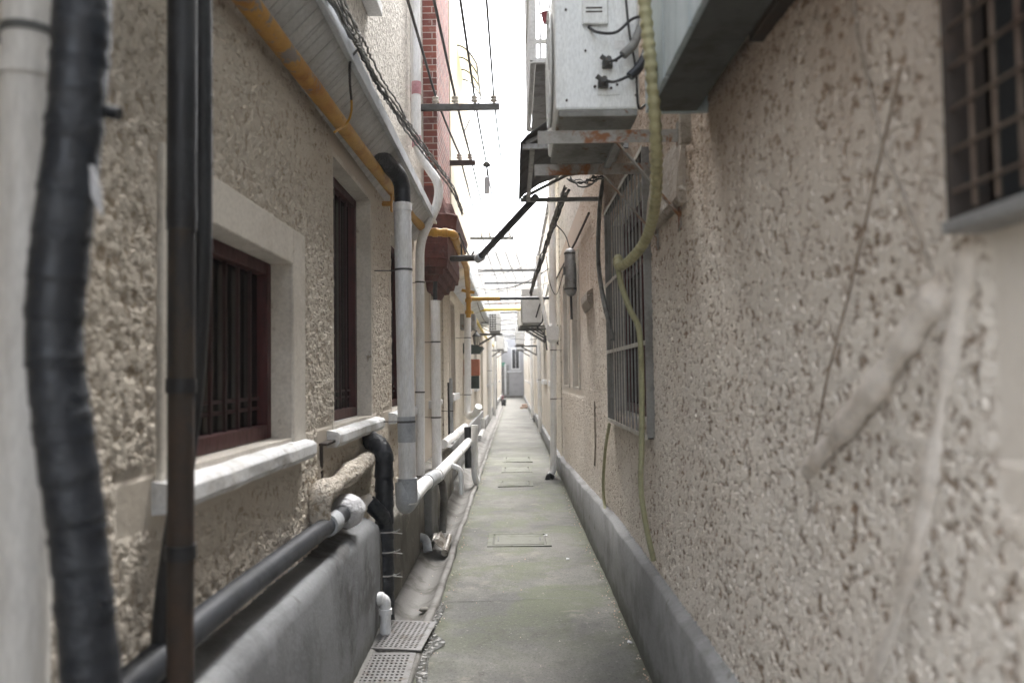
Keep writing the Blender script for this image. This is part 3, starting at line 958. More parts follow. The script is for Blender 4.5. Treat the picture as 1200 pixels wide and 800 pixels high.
# mortar ribs left on the near wall where pipes and a patch were plastered over
def rib(pts, r, name='mortar_rib', squash=0.75, mat='rib'):
    q = spline(pts, 12)
    mb = MB().tube(q, lambda t: r * (0.85 + 0.25 * math.sin(9 * t) * math.sin(23 * t + 1)), 14, wob=0.10)
    mb.v = [(XR + 0.002 + (x - XR) * squash, y, z) for x, y, z in mb.v]
    return mb.build(name, M[mat], HR)
rib([P(948, 552, X=XR), P(985, 500, X=XR - .026), P(1030, 440, X=XR - .028), P(1075, 372, X=XR - .024), P(1108, 330, X=XR)], 0.033)
rib([P(1020, 812, X=XR + .008), P(1050, 720, X=XR - .014), P(1078, 610, X=XR - .014), P(1095, 520, X=XR - .01), P(1112, 420, X=XR - .012), P(1132, 315, X=XR - .008), P(1140, 290, X=XR + .008)], 0.024)

rib([P(1066, 700, X=XR - .006), P(1088, 600, X=XR - .006), P(1104, 520, X=XR - .004), P(1120, 420, X=XR - .004)], 0.010, 'dirt_shade_edge', 1.0, 'hood')  # added brown strips: dirt border and shaded rib edge in one colour
rib([P(965, 548, X=XR - .004), P(1010, 500, X=XR - .008), P(1052, 440, X=XR - .010), P(1096, 375, X=XR - .008)], 0.010, 'dirt_shade_edge', 1.0, 'hood')
# ================================================================== FAR HOUSES
def far_house(name, label, side, X, y0, y1, h, wallmat, wins, plinth_h, sill=True, eave=None, upper=None, loc=None, low=1.25, high=2.6):
    H = thing(name, label, 'house', (X - side * 2, (y0 + y1) / 2, 0))
    holes = [(a, b, low, high) for a, b in wins]
    ysg = sorted({y0, y1, *[v for q in holes for v in q[:2]]})
    zsg = [0.0, low, high, h]
    mb = MB()
    for i in range(len(ysg) - 1):
        for j in range(3):
            cy_, cz_ = (ysg[i] + ysg[i + 1]) / 2, (zsg[j] + zsg[j + 1]) / 2
            if any(a < cy_ < b and c < cz_ < d for a, b, c, d in holes):
                continue
            q = [(X, ysg[i], zsg[j]), (X, ysg[i + 1], zsg[j]), (X, ysg[i + 1], zsg[j + 1]), (X, ysg[i], zsg[j + 1])]
            mb.add(q, [(0, 1, 2, 3)])
    w = mb.build('wall', wallmat, H)
    flat_attr(w)
    s = -side
    mb = MB()
    xa, xb = sorted((X + s * 0.4, X + s * 4.5))
    mb.box(xa, y0, 0, xb, y1, h)
    xa, xb = sorted((X + s * 0.002, X + s * 0.4))
    mb.box(xa, y0 + .001, 0, xb, y0 + .04, h).box(xa, y1 - .04, 0, xb, y1 - .001, h)
    flat_attr(mb.build('rear_wall', wallmat, H))
    xa, xb = sorted((X - s * 0.05, X + s * 4.6))
    MB().box(xa, y0, h + .002, xb, y1 - .002, h + 0.12).build('roof', M['roof'], H)
    for q in holes:
        window(H, X, side, q, frame_mat='frame_w' if wallmat is not M['rc_far'] else 'maroon', bars=0, depth=0.12, reveal='plaster_far', band=(0.1, 0.1))
        if sill:
            xa, xb = sorted((X - s * 0.07, X + s * 0.1))
            MB().box(xa, q[0] - .16, q[2] - .10, xb, q[1] + .16, q[2] - .001).build('sill', M['sill'], H, bevel=0.006)
    xa, xb = sorted((X + s * .02, X - s * 0.055))
    MB().box(xa, y0, -.05, xb, y1 - .003, plinth_h).build('plinth', M['kerb'], H, bevel=0.012)
    if eave:
        xe, z0 = eave
        mb = MB()
        mb.add([(X, y0, z0 - .12), (xe, y0, z0), (xe, y1, z0), (X, y1, z0 - .12), (X, y0, z0 + .14), (xe, y0, z0 + .1), (xe, y1, z0 + .1), (X, y1, z0 + .14)],
               [(0, 1, 2, 3), (4, 7, 6, 5), (0, 4, 5, 1), (1, 5, 6, 2), (2, 6, 7, 3), (3, 7, 4, 0)])
        mb.build('eave', M['fascia'], H)
    return H


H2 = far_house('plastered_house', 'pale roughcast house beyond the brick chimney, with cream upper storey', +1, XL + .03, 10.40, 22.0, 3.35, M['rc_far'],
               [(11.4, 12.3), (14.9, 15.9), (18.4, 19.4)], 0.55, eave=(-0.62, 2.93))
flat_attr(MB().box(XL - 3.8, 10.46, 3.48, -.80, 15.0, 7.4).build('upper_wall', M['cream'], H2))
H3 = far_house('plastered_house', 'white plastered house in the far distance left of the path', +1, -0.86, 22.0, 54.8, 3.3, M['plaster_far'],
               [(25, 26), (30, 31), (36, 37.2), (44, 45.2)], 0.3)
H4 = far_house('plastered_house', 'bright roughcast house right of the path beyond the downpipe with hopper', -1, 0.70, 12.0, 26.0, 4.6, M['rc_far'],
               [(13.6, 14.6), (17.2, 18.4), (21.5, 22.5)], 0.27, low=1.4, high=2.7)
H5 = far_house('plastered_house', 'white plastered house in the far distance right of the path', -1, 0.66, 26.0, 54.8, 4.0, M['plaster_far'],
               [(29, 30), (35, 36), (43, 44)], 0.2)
HE = thing('end_house', 'lavender grey house closing the far end of the alley', 'house', (0, 57, 0))
mb = MB().box(-2.2, 55, 0, 2.2, 60, 4.2)
mb.build('wall', M['lav'], HE)
MB().box(-2.3, 54.9, 4.202, 2.3, 60.1, 4.35).build('roof', M['roof'], HE)
flat_attr(MB().box(-5, 57.5, 4.36, 5, 63, 10.5).build('upper_wall', M['plaster_far'], HE))
w = MB().box(-0.20, 54.95, 1.9, 0.42, 54.999, 3.4)
w = w.build('window', M['frame_w'], HE, bevel=0.01)
MB().box(-0.12, 54.93, 2.0, 0.09, 54.948, 3.3).build('pane', M['glass'], w)
MB().box(0.13, 54.93, 2.0, 0.34, 54.948, 3.3).build('pane', M['glass'], w)
MB().box(-0.5, 54.9, 1.72, 0.5, 54.999, 1.82).build('sill', M['sill'], HE, bevel=0.01)
d = MB().box(-1.15, 54.94, 0.16, -0.35, 54.999, 2.25).build('door', M['ac_grey'], HE, bevel=0.01)
MB().lathe([(0.03, -.02), (0.035, 0), (0.03, .02)], (-0.45, 54.92, 1.1), axis='Y').build('handle', M['steel'], d)
MB().box(-1.25, 54.5, -.02, 0.6, 54.93, 0.14).build('step', M['cement_dark'], HE, bevel=0.02)

# cream canopy frame high on the cream storey
t = thing('window_canopy', 'cream curved canopy with thin dark ribs high beside the brick chimney', 'canopy', (-0.8, 12.7, 6.3))
mb = MB()
a0 = []
for j in range(9):
    k = j / 8
    a0.append((-.798 + 0.30 * k, 6.55 - 0.30 * k * k))
secs = [[Vector((x, y, z)) for x, z in a0] + [Vector((x, y, z - .012)) for x, z in reversed(a0)] for y in (11.9, 13.3)]
mb.loft(secs)
mb.build('sheet', M['cream_sheet'], t)
_nt = M['cream_sheet'].node_tree
_b = _nt.nodes['Principled BSDF']
_tr = _nt.nodes.new('ShaderNodeBsdfTranslucent'); _tr.inputs['Color'].default_value = (.88, .84, .72, 1)
_mx = _nt.nodes.new('ShaderNodeMixShader'); _mx.inputs[0].default_value = .6
L(_nt, _b.outputs[0], _mx.inputs[1]); L(_nt, _tr.outputs[0], _mx.inputs[2])
L(_nt, _mx.outputs[0], _nt.nodes['Material Output'].inputs['Surface'])
for y in (11.9, 12.35, 12.85, 13.3):
    MB().tube([Vector((x, y, z - .03)) for x, z in a0], 0.012, 8).build('rib', M['wire'], t)
MB().bar((a0[-1][0], 11.85, a0[-1][1] - .03), (a0[-1][0], 13.35, a0[-1][1] - .03), .03).build('edge_bar', M['steel'], t)
MB().bar((a0[-1][0], 13.3, a0[-1][1] - .05), (-.80, 13.3, 5.6), .025).build('strut', M['steel'], t)

# ================================================================== NEAR LEFT PIPES
def pipe(name, label, cat, pts, r, mat, fillet=0.06, seg=18, clips=(), clip_mat='steel_dk', sockets=(), group=None, step=None, wob=0):
    """a pipe thing: tube part, clips and socket collars as parts"""
    pts = [Vector(p) for p in pts]
    zmin = min(pts, key=lambda p: p.z)
    t = thing(name, label, cat, zmin, group)
    MB().tube(pts, r, seg, fillet=fillet, step=step, wob=wob).build('tube', M[mat] if isinstance(mat, str) else mat, t)
    for i, f, in clips:
        a, b = pts[i], pts[i + 1]
        c = a.lerp(b, f)
        mb = MB()
        ring(mb, c, r, 0.003, b - a, 0.014)
        side = Vector((XL if c.x < 0 else XR, c.y, c.z))
        if abs((b - a).normalized().z) > .7:
            mb.bar(c + Vector((0, r * .5, 0)), Vector((side.x, c.y + r * .5, c.z)), 0.014, 0.006)
        mb.build('clip', M[clip_mat], t)
    for i, f, ln in sockets:
        a, b = pts[i], pts[i + 1]
        mb = MB()
        ring(mb, a.lerp(b, f), r, 0.006, b - a, ln)
        mb.build('socket', M[mat], t)
    return t

pipe('downpipe', 'wide white plastic downpipe nearest the camera at the left border', 'pipe',
     [(-0.825, 1.34, 0.70), (-0.82, 1.34, 3.0)], 0.043, 'pvc_dim', clips=((0, .607),), sockets=((0, .578, .025), (0, .03, .08)))
o = None
pts = [P(x, y, Y=1.21) for x, y in ((101, -120), (94, 60), (84, 180), (70, 300), (64, 400), (74, 500), (88, 600), (100, 720), (112, 850))]
t = thing('insulated_pipe', 'thick crooked pipe wrapped in crinkled black plastic beside the white border pipe', 'pipe', pts[-1])
mb = MB().tube(spline(pts, 30), lambda k: 0.0395 + 0.0008 * math.sin(21 * k) + 0.0024 * ((k * 17) % 1), 26, wob=0.006)
mb.build('wrap', M['black_wrap'], t)
mb = MB()
q = spline(pts, 14)
for k in range(6, len(q) - 3, 9):
    d = (q[k + 1] - q[k - 1]).normalized()
    d = (d + Vector((random.uniform(-.25, .25), 0, 0))).normalized()
    ring(mb, q[k], 0.0405, 0.0022, d, 0.012)
mb.build('tape_band', M['black_wrap'], t)
c = P(118, 130, Y=1.23)
MB().tube([c + Vector((-.03, .0, 0.01)), c + Vector((.03, .0, -.006))], 0.011, 10).build('stub', M['black'], t)
c = P(106, 215, Y=1.20)
mb = MB()
mb.add([c + Vector(p) for p in ((-.012, 0, .03), (.008, -.01, .025), (.018, -.004, -.01), (.016, .004, -.05), (.002, .0, -.02), (-.01, .006, 0))] +
       [c + Vector(p) + Vector((0, .003, 0)) for p in ((-.012, 0, .03), (.008, -.01, .025), (.018, -.004, -.01), (.016, .004, -.05), (.002, .0, -.02), (-.01, .006, 0))],
       [(0, 1, 2, 3, 4, 5), (11, 10, 9, 8, 7, 6)] + [(i, (i + 1) % 6, (i + 1) % 6 + 6, i + 6) for i in range(6)])
tag(mb.build('plastic_scrap', M['cloth']), 'torn white plastic scrap caught on the wrapped black pipe', 'scrap')

# rusty gas riser and the black cable sleeve behind it
t = thing('steel_riser', 'rust brown steel riser with black tape bands in front of the first window', 'pipe', (-0.80, 1.9, 0.7))
a, b = P(211, 830, Y=1.9), P(214, -60, Y=1.9)
MB().tube([a, b], 0.0305, 18).build('tube', M['rust'], t)
m = a.lerp(b, 0.43)
MB().tube([a.lerp(b, 0.62), b], 0.0345, 18).build('sleeve', M['black'], t)
MB().tube([a.lerp(b, 0.42), a.lerp(b, .63)], 0.0318, 18).build('painted_length', M['riser_dk'], t)
mb = MB()
for f in (0.20, 0.415, 0.64):
    ring(mb, a.lerp(b, f), 0.031, 0.0045, b - a, 0.034)
mb.build('tape_band', M['black'], t)
q = [P(236, -60, Y=2.0), P(237, 150, Y=2.0), P(235, 330, Y=2.0), P(222, 500, Y=2.0), P(196, 680, Y=2.0), P(186, 790, Y=2.0), P(184, 830, Y=2.0)]
tag(MB().tube(spline(q, 10), 0.025, 14).build('cable_sleeve', M['black']), 'black plastic cable sleeve running down behind the rusty riser', 'pipe')

# ------------------------------------------------------------------ gas pipe
g0 = P(245, -20, X=XL + .07)
gp = [Vector((XL + .075, 1.0, 2.70)), Vector((XL + .075, 2.72, 2.765)), Vector((XL + .075, 6.9, 2.90)), P(500, 272, Y=7.6), P(531, 273, Y=7.6), P(547, 315, Y=10.2)]
t = thing('gas_pipe', 'long yellow gas pipe with peeling rusty paint under the grey eave', 'pipe', gp[0])
MB().tube([gp[0], gp[1], gp[1].lerp(gp[2], .22)], 0.0395, 18).build('peeling_length', M['yellow_peel'], t)
MB().tube(gp[1:], 0.038, 18, fillet=0.10).build('tube', M['yellow'], t)
mb = MB()
for c, d in ((gp[3].lerp(gp[2], .05), gp[3] - gp[2]), (gp[3].lerp(gp[4], .32), gp[4] - gp[3]), (gp[4].lerp(gp[3], .3), gp[4] - gp[3]), (gp[4].lerp(gp[5], .08), gp[5] - gp[4])):
    ring(mb, c, 0.038, 0.006, d, 0.05)
mb.build('socket', M['yellow'], t)
mb = MB()
c = Vector((XL + .075, 5.75, 2.862))
mb.bar(c + Vector((0, 0, .03)), c + Vector((0, 0, -.16)), .05, .012, up=(1, 0, 0)).bar(c + Vector((0, 0, -.1)), c + Vector((-.08, 0, -.1)), .03)
mb.build('bracket', M['yellow'], t)
q = [gp[5], P(549, 345, Y=10.6), P(548, 368, Y=10.7)]
t2 = thing('gas_riser', 'yellow gas elbow and valve turning down at the end of the second eave', 'pipe', q[-1])
MB().tube([gp[5].lerp(gp[4], .02), P(549, 347, Y=11.5), P(549, 372, Y=11.5)], 0.036, 14, fillet=.06).build('tube', M['yellow'], t2)
mb = MB()
ring(mb, P(549, 352, Y=11.5), .036, .012, (0, 0, 1), .05)
ring(mb, P(549, 366, Y=11.5), .036, .014, (0, 0, 1), .05)
mb.bar(P(541, 340, Y=11.2), P(556, 343, Y=11.2), .04)
mb.build('valve', M['yellow'], t2)

# crossing pipes farther on
def cross(y, x0p, x1p, yp, r, label, mats):
    a, b = P(x0p, yp, Y=y), P(x1p, yp - 1, Y=y)
    t = thing('gas_pipe', label, 'pipe', a)
    for (f0, f1, mt, k) in mats:
        MB().tube([a.lerp(b, f0), a.lerp(b, f1)], r * k, 12).build('tube', M[mt], t)
    return t
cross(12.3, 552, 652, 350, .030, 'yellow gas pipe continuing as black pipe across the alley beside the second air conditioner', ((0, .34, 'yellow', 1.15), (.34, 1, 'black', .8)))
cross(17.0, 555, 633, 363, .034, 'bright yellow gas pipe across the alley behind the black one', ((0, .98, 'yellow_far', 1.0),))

# black diagonal pipe from the corbel to the tin canopy
q = [P(530, 303, Y=7.9), P(562, 302, Y=7.2), P(628, 231, Y=6.28)]
t = thing('bent_pipe', 'black pipe bending up diagonally from the red corbel to the tin canopy', 'pipe', q[0])
MB().tube(q, 0.030, 14, fillet=.08).build('tube', M['black'], t)
mb = MB()
ring(mb, q[1], .030, .008, (q[2] - q[0]), .09)
mb.build('elbow', M['pvc_grey'], t)

# ------------------------------------------------------------------ left downpipes
# black insulated elbow from the eave into the first white downpipe
yw = 5.35
e0 = [P(420, 150, Y=4.85), P(424, 172, Y=4.85), P(447, 184, Y=5.1), P(471, 210, Y=yw), P(472, 242, Y=yw)]
t = thing('insulated_pipe', 'black insulated elbow coming out of the soffit into the white downpipe', 'pipe', e0[-1])
MB().tube([Vector(p) for p in e0], 0.055, 18, fillet=.10, step=.05, wob=.03).build('tube', M['black_wrap'], t)
a, b = P(471.5, 238, Y=yw), P(478, 590, Y=yw)
pipe('downpipe', 'thick white downpipe with a flaking grey patch below the black elbow', 'pipe', [b, a], 0.058, 'pvc', clips=((0, .775), (0, .27)), sockets=((0, .985, .05),))
mb = MB()
ring(mb, b.lerp(a, .245), .058, .0022, a - b, .17)
mb.build('flaked_patch', M['pvc_grey'], None)
fp = bpy.data.objects['flaked_patch']
root = [o for o in COL.objects if o.get('label', '').startswith('thick white downpipe with')][0]
fp.parent = root; fp.matrix_parent_inverse = ROOTM(root).inverted()
mb = MB()
ring(mb, b.lerp(a, .045), .058, .008, a - b, .16)
o = mb.build('grey_collar', M['pvc_grey'], root)
# second
y2 = 7.35
q = [P(487, -60, Y=y2), P(488, 176, Y=y2), P(515, 216, Y=y2), P(513, 240, Y=y2), P(492, 282, Y=y2), P(492.5, 556, Y=y2)]
t = pipe('downpipe', 'slim white downpipe that swings out around the eave beside the red corbel', 'pipe', q[::-1], 0.042, 'pvc', fillet=.14, clips=((0, .35), (0, .82)))
mb = MB(); ring(mb, P(488, 104, Y=y2), .042, .003, (0, 0, 1), .12); ring(mb, P(488.3, 166, Y=y2), .042, .003, (0, 0, 1), .1)
mb.build('tape_band', M['pinktape'], t)
q = [P(482, -60, Y=7.5), P(483, 120, Y=7.5), P(484, 160, Y=7.5)]
tag(MB().tube(q, 0.018, 10).build('conduit', M['pvc']), 'thin white conduit tight against the swinging downpipe above the eave', 'pipe')
# third
y3 = 8.0
t = pipe('downpipe', 'short white downpipe with an open black top under the red corbel', 'pipe', [P(512, 548, Y=y3), P(510, 352, Y=y3)], 0.048, 'pvc', clips=((0, .75), (0, .3)))
MB().tube([P(510, 354, Y=y3), P(510, 330, Y=y3)], .022, 12).build('stub', M['black'], t)
# fourth
y4 = 12.6
t = pipe('downpipe', 'white downpipe by the terracotta box with an elbow at its foot', 'pipe', [P(561, 476, Y=12.2), P(558, 484, Y=12.3), P(548, 489, Y=y4), P(548, 356, Y=y4)], 0.055, 'pvc', fillet=.12, clips=((2, .2), (2, .7)))
# grey conduit
pipe('conduit', 'thin dark grey conduit standing between the third and fourth sills', 'pipe', [P(530, 520, Y=10.2), P(528, 443, Y=10.2)], 0.022, 'pvc_grey', clips=((0, .5),))
pipe('conduit', 'thin black conduit close beside the grey one', 'pipe', [P(526.5, 516, Y=10.25), P(525.5, 448, Y=10.25)], 0.014, 'black')
# fifth and beyond
pipe('downpipe', 'far white downpipe on the pale house left of the hanging fan unit', 'pipe', [P(574, 492, Y=25), P(574, 396, Y=25)], 0.07, 'pvc_far', clips=((0, .6),))
pipe('downpipe', 'very far slim white downpipe near the end of the left houses', 'pipe', [P(579.5, 487, Y=30), P(579.5, 400, Y=30)], 0.06, 'pvc_far')
pipe('downpipe', 'distant white pipe standing on the end house wall', 'pipe', [Vector((-0.62, 54.9, .2)), Vector((-.62, 54.9, 2.3))], .07, 'pvc_far')

# ------------------------------------------------------------------ horizontal waste pipe along the left plinth
h0, h1 = P(462, 598, Y=5.2), P(480, 590, Y=5.35)
hp = [P(466, 590, Y=yw - .05), P(479, 592, Y=yw + .02), P(510, 563, Y=6.5), P(528, 543, Y=8.0), P(548, 518, Y=10.6), P(553, 508, Y=11.0)]
hp = [Vector((-0.735, 5.55, .652)), Vector((-0.735, 6.4, .645)), Vector((-0.69, 7.1, .63)), Vector((-0.67, 9.4, .60)), Vector((-0.655, 11.2, .58))]
t = thing('waste_pipe', 'long white waste pipe running low along the left plinth with grey sleeve joints', 'pipe', hp[-1])
MB().tube(hp, 0.056, 20, fillet=.2).build('tube', M['pvc'], t)
MB().tube([Vector((-.742, 5.355, .80)), Vector((-.737, 5.33, .648)), Vector((-.736, 5.66, .652))], .064, 18, fillet=.09, step=.03, wob=.02).build('sleeve', M['pvc_grey'], t)
a, b = hp[1].lerp(hp[2], .2), hp[1].lerp(hp[2], .75)
MB().tube(resample([a, b], .03), .063, 18, wob=.04).build('sleeve', M['pvc_grey'], t)
mb = MB()
ring(mb, hp[1].lerp(hp[2], .95), .056, .007, hp[2] - hp[1], .06)
ring(mb, hp[3], .056, .007, hp[3] - hp[2], .06)
mb.build('socket', M['pvc'], t)
MB().tube([P(529, 545, Y=7.4), P(540, 549, Y=7.4), P(541, 579, Y=7.4)], .024, 12, fillet=.05).build('outlet', M['pvc'], t)
# low second pipe behind it
pipe('waste_pipe', 'short beige waste pipe against the wall under the far sills', 'pipe', [P(520, 520, Y=9.2), P(545, 500, Y=12.0)], .05, 'pvc', sockets=((0, .5, .06),))

# black wrapped pipe standing by the end of the cement plinth
q = [P(430, 515, X=XL + .01), P(437, 516, Y=4.95), P(450, 527, Y=4.90), P(455, 708, Y=4.90), P(456, 726, Y=4.9)]
q[3] = Vector((q[2].x, 4.9, .3)); q[4] = Vector((q[2].x, 4.9, .02))
t = thing('insulated_pipe', 'black wrapped vertical pipe with pale ties standing at the end of the plinth', 'pipe', q[-1])
MB().tube([Vector(p) for p in q], lambda k: .053 + .007 * ((k * 13) % 1), 20, fillet=.10, step=.012, wob=.015).build('tube', M['black_wrap'], t)
mb = MB()
for z in (.56, .44, .30):
    c = Vector((q[2].x, 4.9, z))
    ring(mb, c, .060, .002, (0, .1, 1), .008)
    mb.bar(c + Vector((.055, -.03, 0)), c + Vector((.10, -.05, .025)), .006)
    mb.bar(c + Vector((.055, -.03, 0)), c + Vector((.11, -.02, -.008)), .005)
mb.build('tie', M['wire_pale'], t)
br = [P(432, 588, Y=4.78), P(440, 596, Y=4.8), P(449, 606, Y=4.86), P(452, 620, Y=4.9)]
MB().tube(spline(br, 6), .047, 14, wob=.04).build('branch', M['black_wrap'], t)

# mortar coated pipe over the plinth
q = [P(374, 612, X=XL + .05), P(374, 578, X=XL + .05), P(390, 570, X=XL + .055), P(415, 550, X=XL + .055), P(444, 530, X=XL + .05)]
t = thing('coated_pipe', 'pipe lumpy with beige mortar along the wall below the second sill', 'pipe', q[0])
MB().tube([Vector(p) for p in q], lambda k: .046 + .012 * math.sin(17 * k) * math.sin(5 * k) + .006, 22, fillet=.08, step=.02, wob=.06).build('tube', M['rc_coat'], t)
flat_attr(t.children[0])
MB().tube([P(418, 596, Y=4.72), P(428, 588, Y=4.78), P(434, 586, Y=4.8)], .043, 12, step=.02, wob=.10).build('stub', M['plaster'], t)

# dark pipe lying on the plinth, ending in a white cloth wrap
q = [Vector((XL + .065, 0.6, .74)), P(226, 735, X=XL + .068), P(300, 678, X=XL + .068), P(360, 632, X=XL + .07), P(405, 600, X=XL + .085)]
t = thing('drain_pipe', 'dark grey drain pipe lying along the plinth up to a white cloth wrap', 'pipe', q[1])
MB().tube([Vector(p) for p in q], .042, 18, fillet=.3).build('tube', M['pvc_grey'], t)
t.children[0].data.materials[0] = worn('dark_pvc', (0.030, 0.034, 0.042), (0.020, 0.023, 0.028), 0.5, 6, bstr=.1)
mb = MB()
d = (q[4] - q[3]).normalized()
ring(mb, q[3].lerp(q[4], .55), .042, .012, d, .13)
mb.build('socket', M['pvc_grey'], t)
cw = q[4]
mb = MB()
pr = [(0.046, -.07), (.064, -.05), (.080, .0), (.086, .05), (.080, .09), (.056, .13), (.015, .145)]
base = MB().lathe(pr, (0, 0, 0), 22)
rot = d.to_track_quat('Z', 'Y').to_matrix()
vs = [cw + rot @ (Vector(p) * random.uniform(.95, 1.06)) for p in base.v]
mb.v, mb.f, mb.s = [tuple(p) for p in vs], base.f, base.s
mb.build('cloth_wrap', M['cloth2'], t)
# grey-brown old bracket on the wall
c = P(380, 520, X=XL + .02)
tag(MB().bar(c + Vector((0, -.03, 0)), c + Vector((0, .16, .004)), .05, .012).bar(c + Vector((-.015, 0, 0)), c + Vector((-.015, 0, -.22)), .03, .012).build('wall_bracket', M['rust']), 'rusty angle bracket below the left end of the second sill', 'bracket')

# white stub elbow out of the plinth into the grating
q = [Vector((-.82, 4.62, .235)), Vector((-.755, 4.62, .235)), Vector((-.755, 4.62, .03))]
pipe('waste_pipe', 'short white elbow pipe dropping from the plinth onto the steel grating', 'pipe', q, .031, 'pvc', fillet=.05, sockets=((0, .6, .03), (1, .35, .03)))

# perforated steel drain covers
def grate(x0, x1, y0, y1, z, rot, label, tilt=0):
    cx, cy = (x0 + x1) / 2, (y0 + y1) / 2
    nx, ny = 9, 17
    xsg, ysg = [], []
    w, l = x1 - x0, y1 - y0
    def lines(n, ln, frac, m=.025):
        out = [0.0]
        p = (ln - 2 * m) / n
        for i in range(n):
            out += [m + p * (i + .5 - frac / 2), m + p * (i + .5 + frac / 2)]
        return out + [ln]
    gx, gy = lines(nx, w, .55), lines(ny, l, .42)
    mat = Matrix.Translation((cx, cy, z)) @ Matrix.Rotation(rot, 4, 'Z') @ Matrix.Rotation(tilt, 4, 'Y')
    mb = MB()
    vs = []
    for a in gx:
        for b in gy:
            vs.append(mat @ Vector((a - w / 2, b - l / 2, 0)))
    k = len(gy)
    fs = []
    for i in range(len(gx) - 1):
        for j in range(k - 1):
            if i % 2 == 1 and j % 2 == 1:
                continue
            fs.append((i * k + j, (i + 1) * k + j, (i + 1) * k + j + 1, i * k + j + 1))
    mb.add(vs, fs)
    o = mb.build('drain_cover', M['grate'])
    tag(o, label, 'drain cover', 'perforated steel drain covers in the gutter')
    md = o.modifiers.new('sheet', 'SOLIDIFY'); md.thickness = .006; md.offset = -1
    return o
grate(-.80, -.505, 4.36, 4.86, .038, R(-4), 'perforated steel drain cover under the white elbow pipe', .03)
grate(-.81, -.54, 3.62, 4.33, .030, R(1), 'perforated steel drain cover nearest the camera', .02)

# odds and ends in the gutter
q = [Vector((-.82, 6.75, .16)), Vector((-.755, 6.72, .15)), Vector((-.735, 6.68, .05))]
tag(MB().tube(q, lambda k: .036, 14, fillet=.04).build('pipe_stub', M['pvc_grey']), 'grey plastic elbow stub low on the plinth above the gutter', 'pipe')
q = [Vector((-.80, 7.75, .50)), Vector((-.71, 7.7, .50)), Vector((-.68, 7.62, .36)), Vector((-.69, 7.5, .05))]
pipe('waste_pipe', 'weathered grey waste pipe bending down from the plinth into the gutter', 'pipe', q, .036, 'gutter', fillet=.06)
mb = MB()
c = Vector((-.695, 6.95, -.02))
for k in range(2):
    pass
vs, fs = [], []
for i in range(7):
    for j in range(6):
        u, v = i / 6 - .5, j / 5 - .5
        vs.append(c + Vector((u * .15, v * .42, .07 + .07 * math.cos(u * 3) + random.uniform(-.018, .018))))
for i in range(6):
    for j in range(5):
        fs.append((i * 6 + j, (i + 1) * 6 + j, (i + 1) * 6 + j + 1, i * 6 + j + 1))
mb.add(vs, fs)
o = mb.build('tin_scrap', M['tin']); md = o.modifiers.new('sheet', 'SOLIDIFY'); md.thickness = .004
tag(o, 'crumpled brown tin sheet lying in the gutter', 'scrap')
tag(MB().tube([Vector((-.60, 6.7, .035)), Vector((-.605, 7.25, .06))], .028, 12).build('metal_tube', M['tin']), 'shiny loose metal tube lying in the gutter beside the tin sheet', 'pipe')
for (px, py, y, s, lab) in ((497, 714, 5.0, .035, 'dark flat stone in the gutter beyond the steel grating'),):
    c = P(px, py, Z=.0)
    mb = MB().lathe([(s * .6, -.01), (s, 0), (s * .8, .012), (s * .2, .016)], (c.x, c.y, .0), 9)
    tag(mb.build('stone', M['cement_dark']), lab, 'stone')
# black stack with white pipe further along
pipe('insulated_pipe', 'black wrapped vertical pipe beside the elbow foot of the fourth downpipe', 'pipe', [P(549, 548, Y=11.3), P(548, 500, Y=11.3)], .05, 'black')
pipe('waste_pipe', 'white vertical waste pipe ending in an elbow over the gutter beyond the long pipe', 'pipe', [P(559, 566, Y=11.0), P(556, 556, Y=11.0), P(556, 498, Y=11.0)], .045, 'pvc', fillet=.05, sockets=((1, .5, .05),))
t = pipe('waste_pipe', 'low crooked white outlet pipe at the gutter below the letter box', 'pipe', [P(562, 512, Y=18), P(566, 503, Y=18.4), P(566, 490, Y=18.4)], .05, 'pvc_far', fillet=.05)

# ------------------------------------------------------------------ far left wall fittings
t = thing('letter_box', 'terracotta box under a dark green hood on the far left wall', 'box', P(558, 440, Y=14.6))
a, b = P(551, 421, Y=14.6), P(562, 440, Y=14.6)
MB().box(-.93, 14.5, b.z, b.x, 14.9, a.z).build('body', M['terracotta'], t, bevel=.01)
mb = MB()
zt, zb = P(0, 410, Y=14.6).z, P(0, 422, Y=14.6).z
xo = P(567, 415, Y=14.6).x
mb.loft([[Vector((-.92, 14.4, zb + .0)), Vector((xo - .07, 14.4, zb)), Vector((xo, 14.4, (zt + zb) / 2 + .02)), Vector((-.92, 14.4, zt))],
         [Vector((-.92, 15.0, zb + .0)), Vector((xo - .07, 15.0, zb)), Vector((xo, 15.0, (zt + zb) / 2 + .02)), Vector((-.92, 15.0, zt))]])
mb.build('hood', M['greenhood'], t, bevel=.01)
MB().box(-.93, 14.6, P(0, 463, Y=14.6).z, P(556, 0, Y=14.6).x, 14.8, b.z - .002).build('post', M['greenhood'], t)
t = thing('wall_lantern', 'small black framed lantern above the green hood', 'lamp', P(558, 408, Y=15.4))
c = P(558.5, 398, Y=15.4)
MB().lathe([(.045, -.10), (.07, .06)], c, 6).build('glass', M['lampglass'], t)
mb = MB().lathe([(.09, .062), (.085, .075), (.03, .14), (.012, .15), (.012, .18)], c, 6)
mb.lathe([(.012, -.16), (.035, -.135), (.05, -.102)], c, 6)
for k in range(6):
    a = math.pi * 2 * k / 6
    mb.bar(c + Vector((.047 * math.cos(a), .047 * math.sin(a), -.1)), c + Vector((.073 * math.cos(a), .073 * math.sin(a), .06)), .008)
mb.tube([c + Vector((0, 0, .17)), c + Vector((-.08, 0, .2)), Vector((-.92, c.y, c.z + .05))], .01, 8, fillet=.05)
mb.build('cage', M['wire'], t)
t = thing('meter_box', 'grey electric box high on the left wall beside the yellow valve', 'box', P(552, 386, Y=13.8))
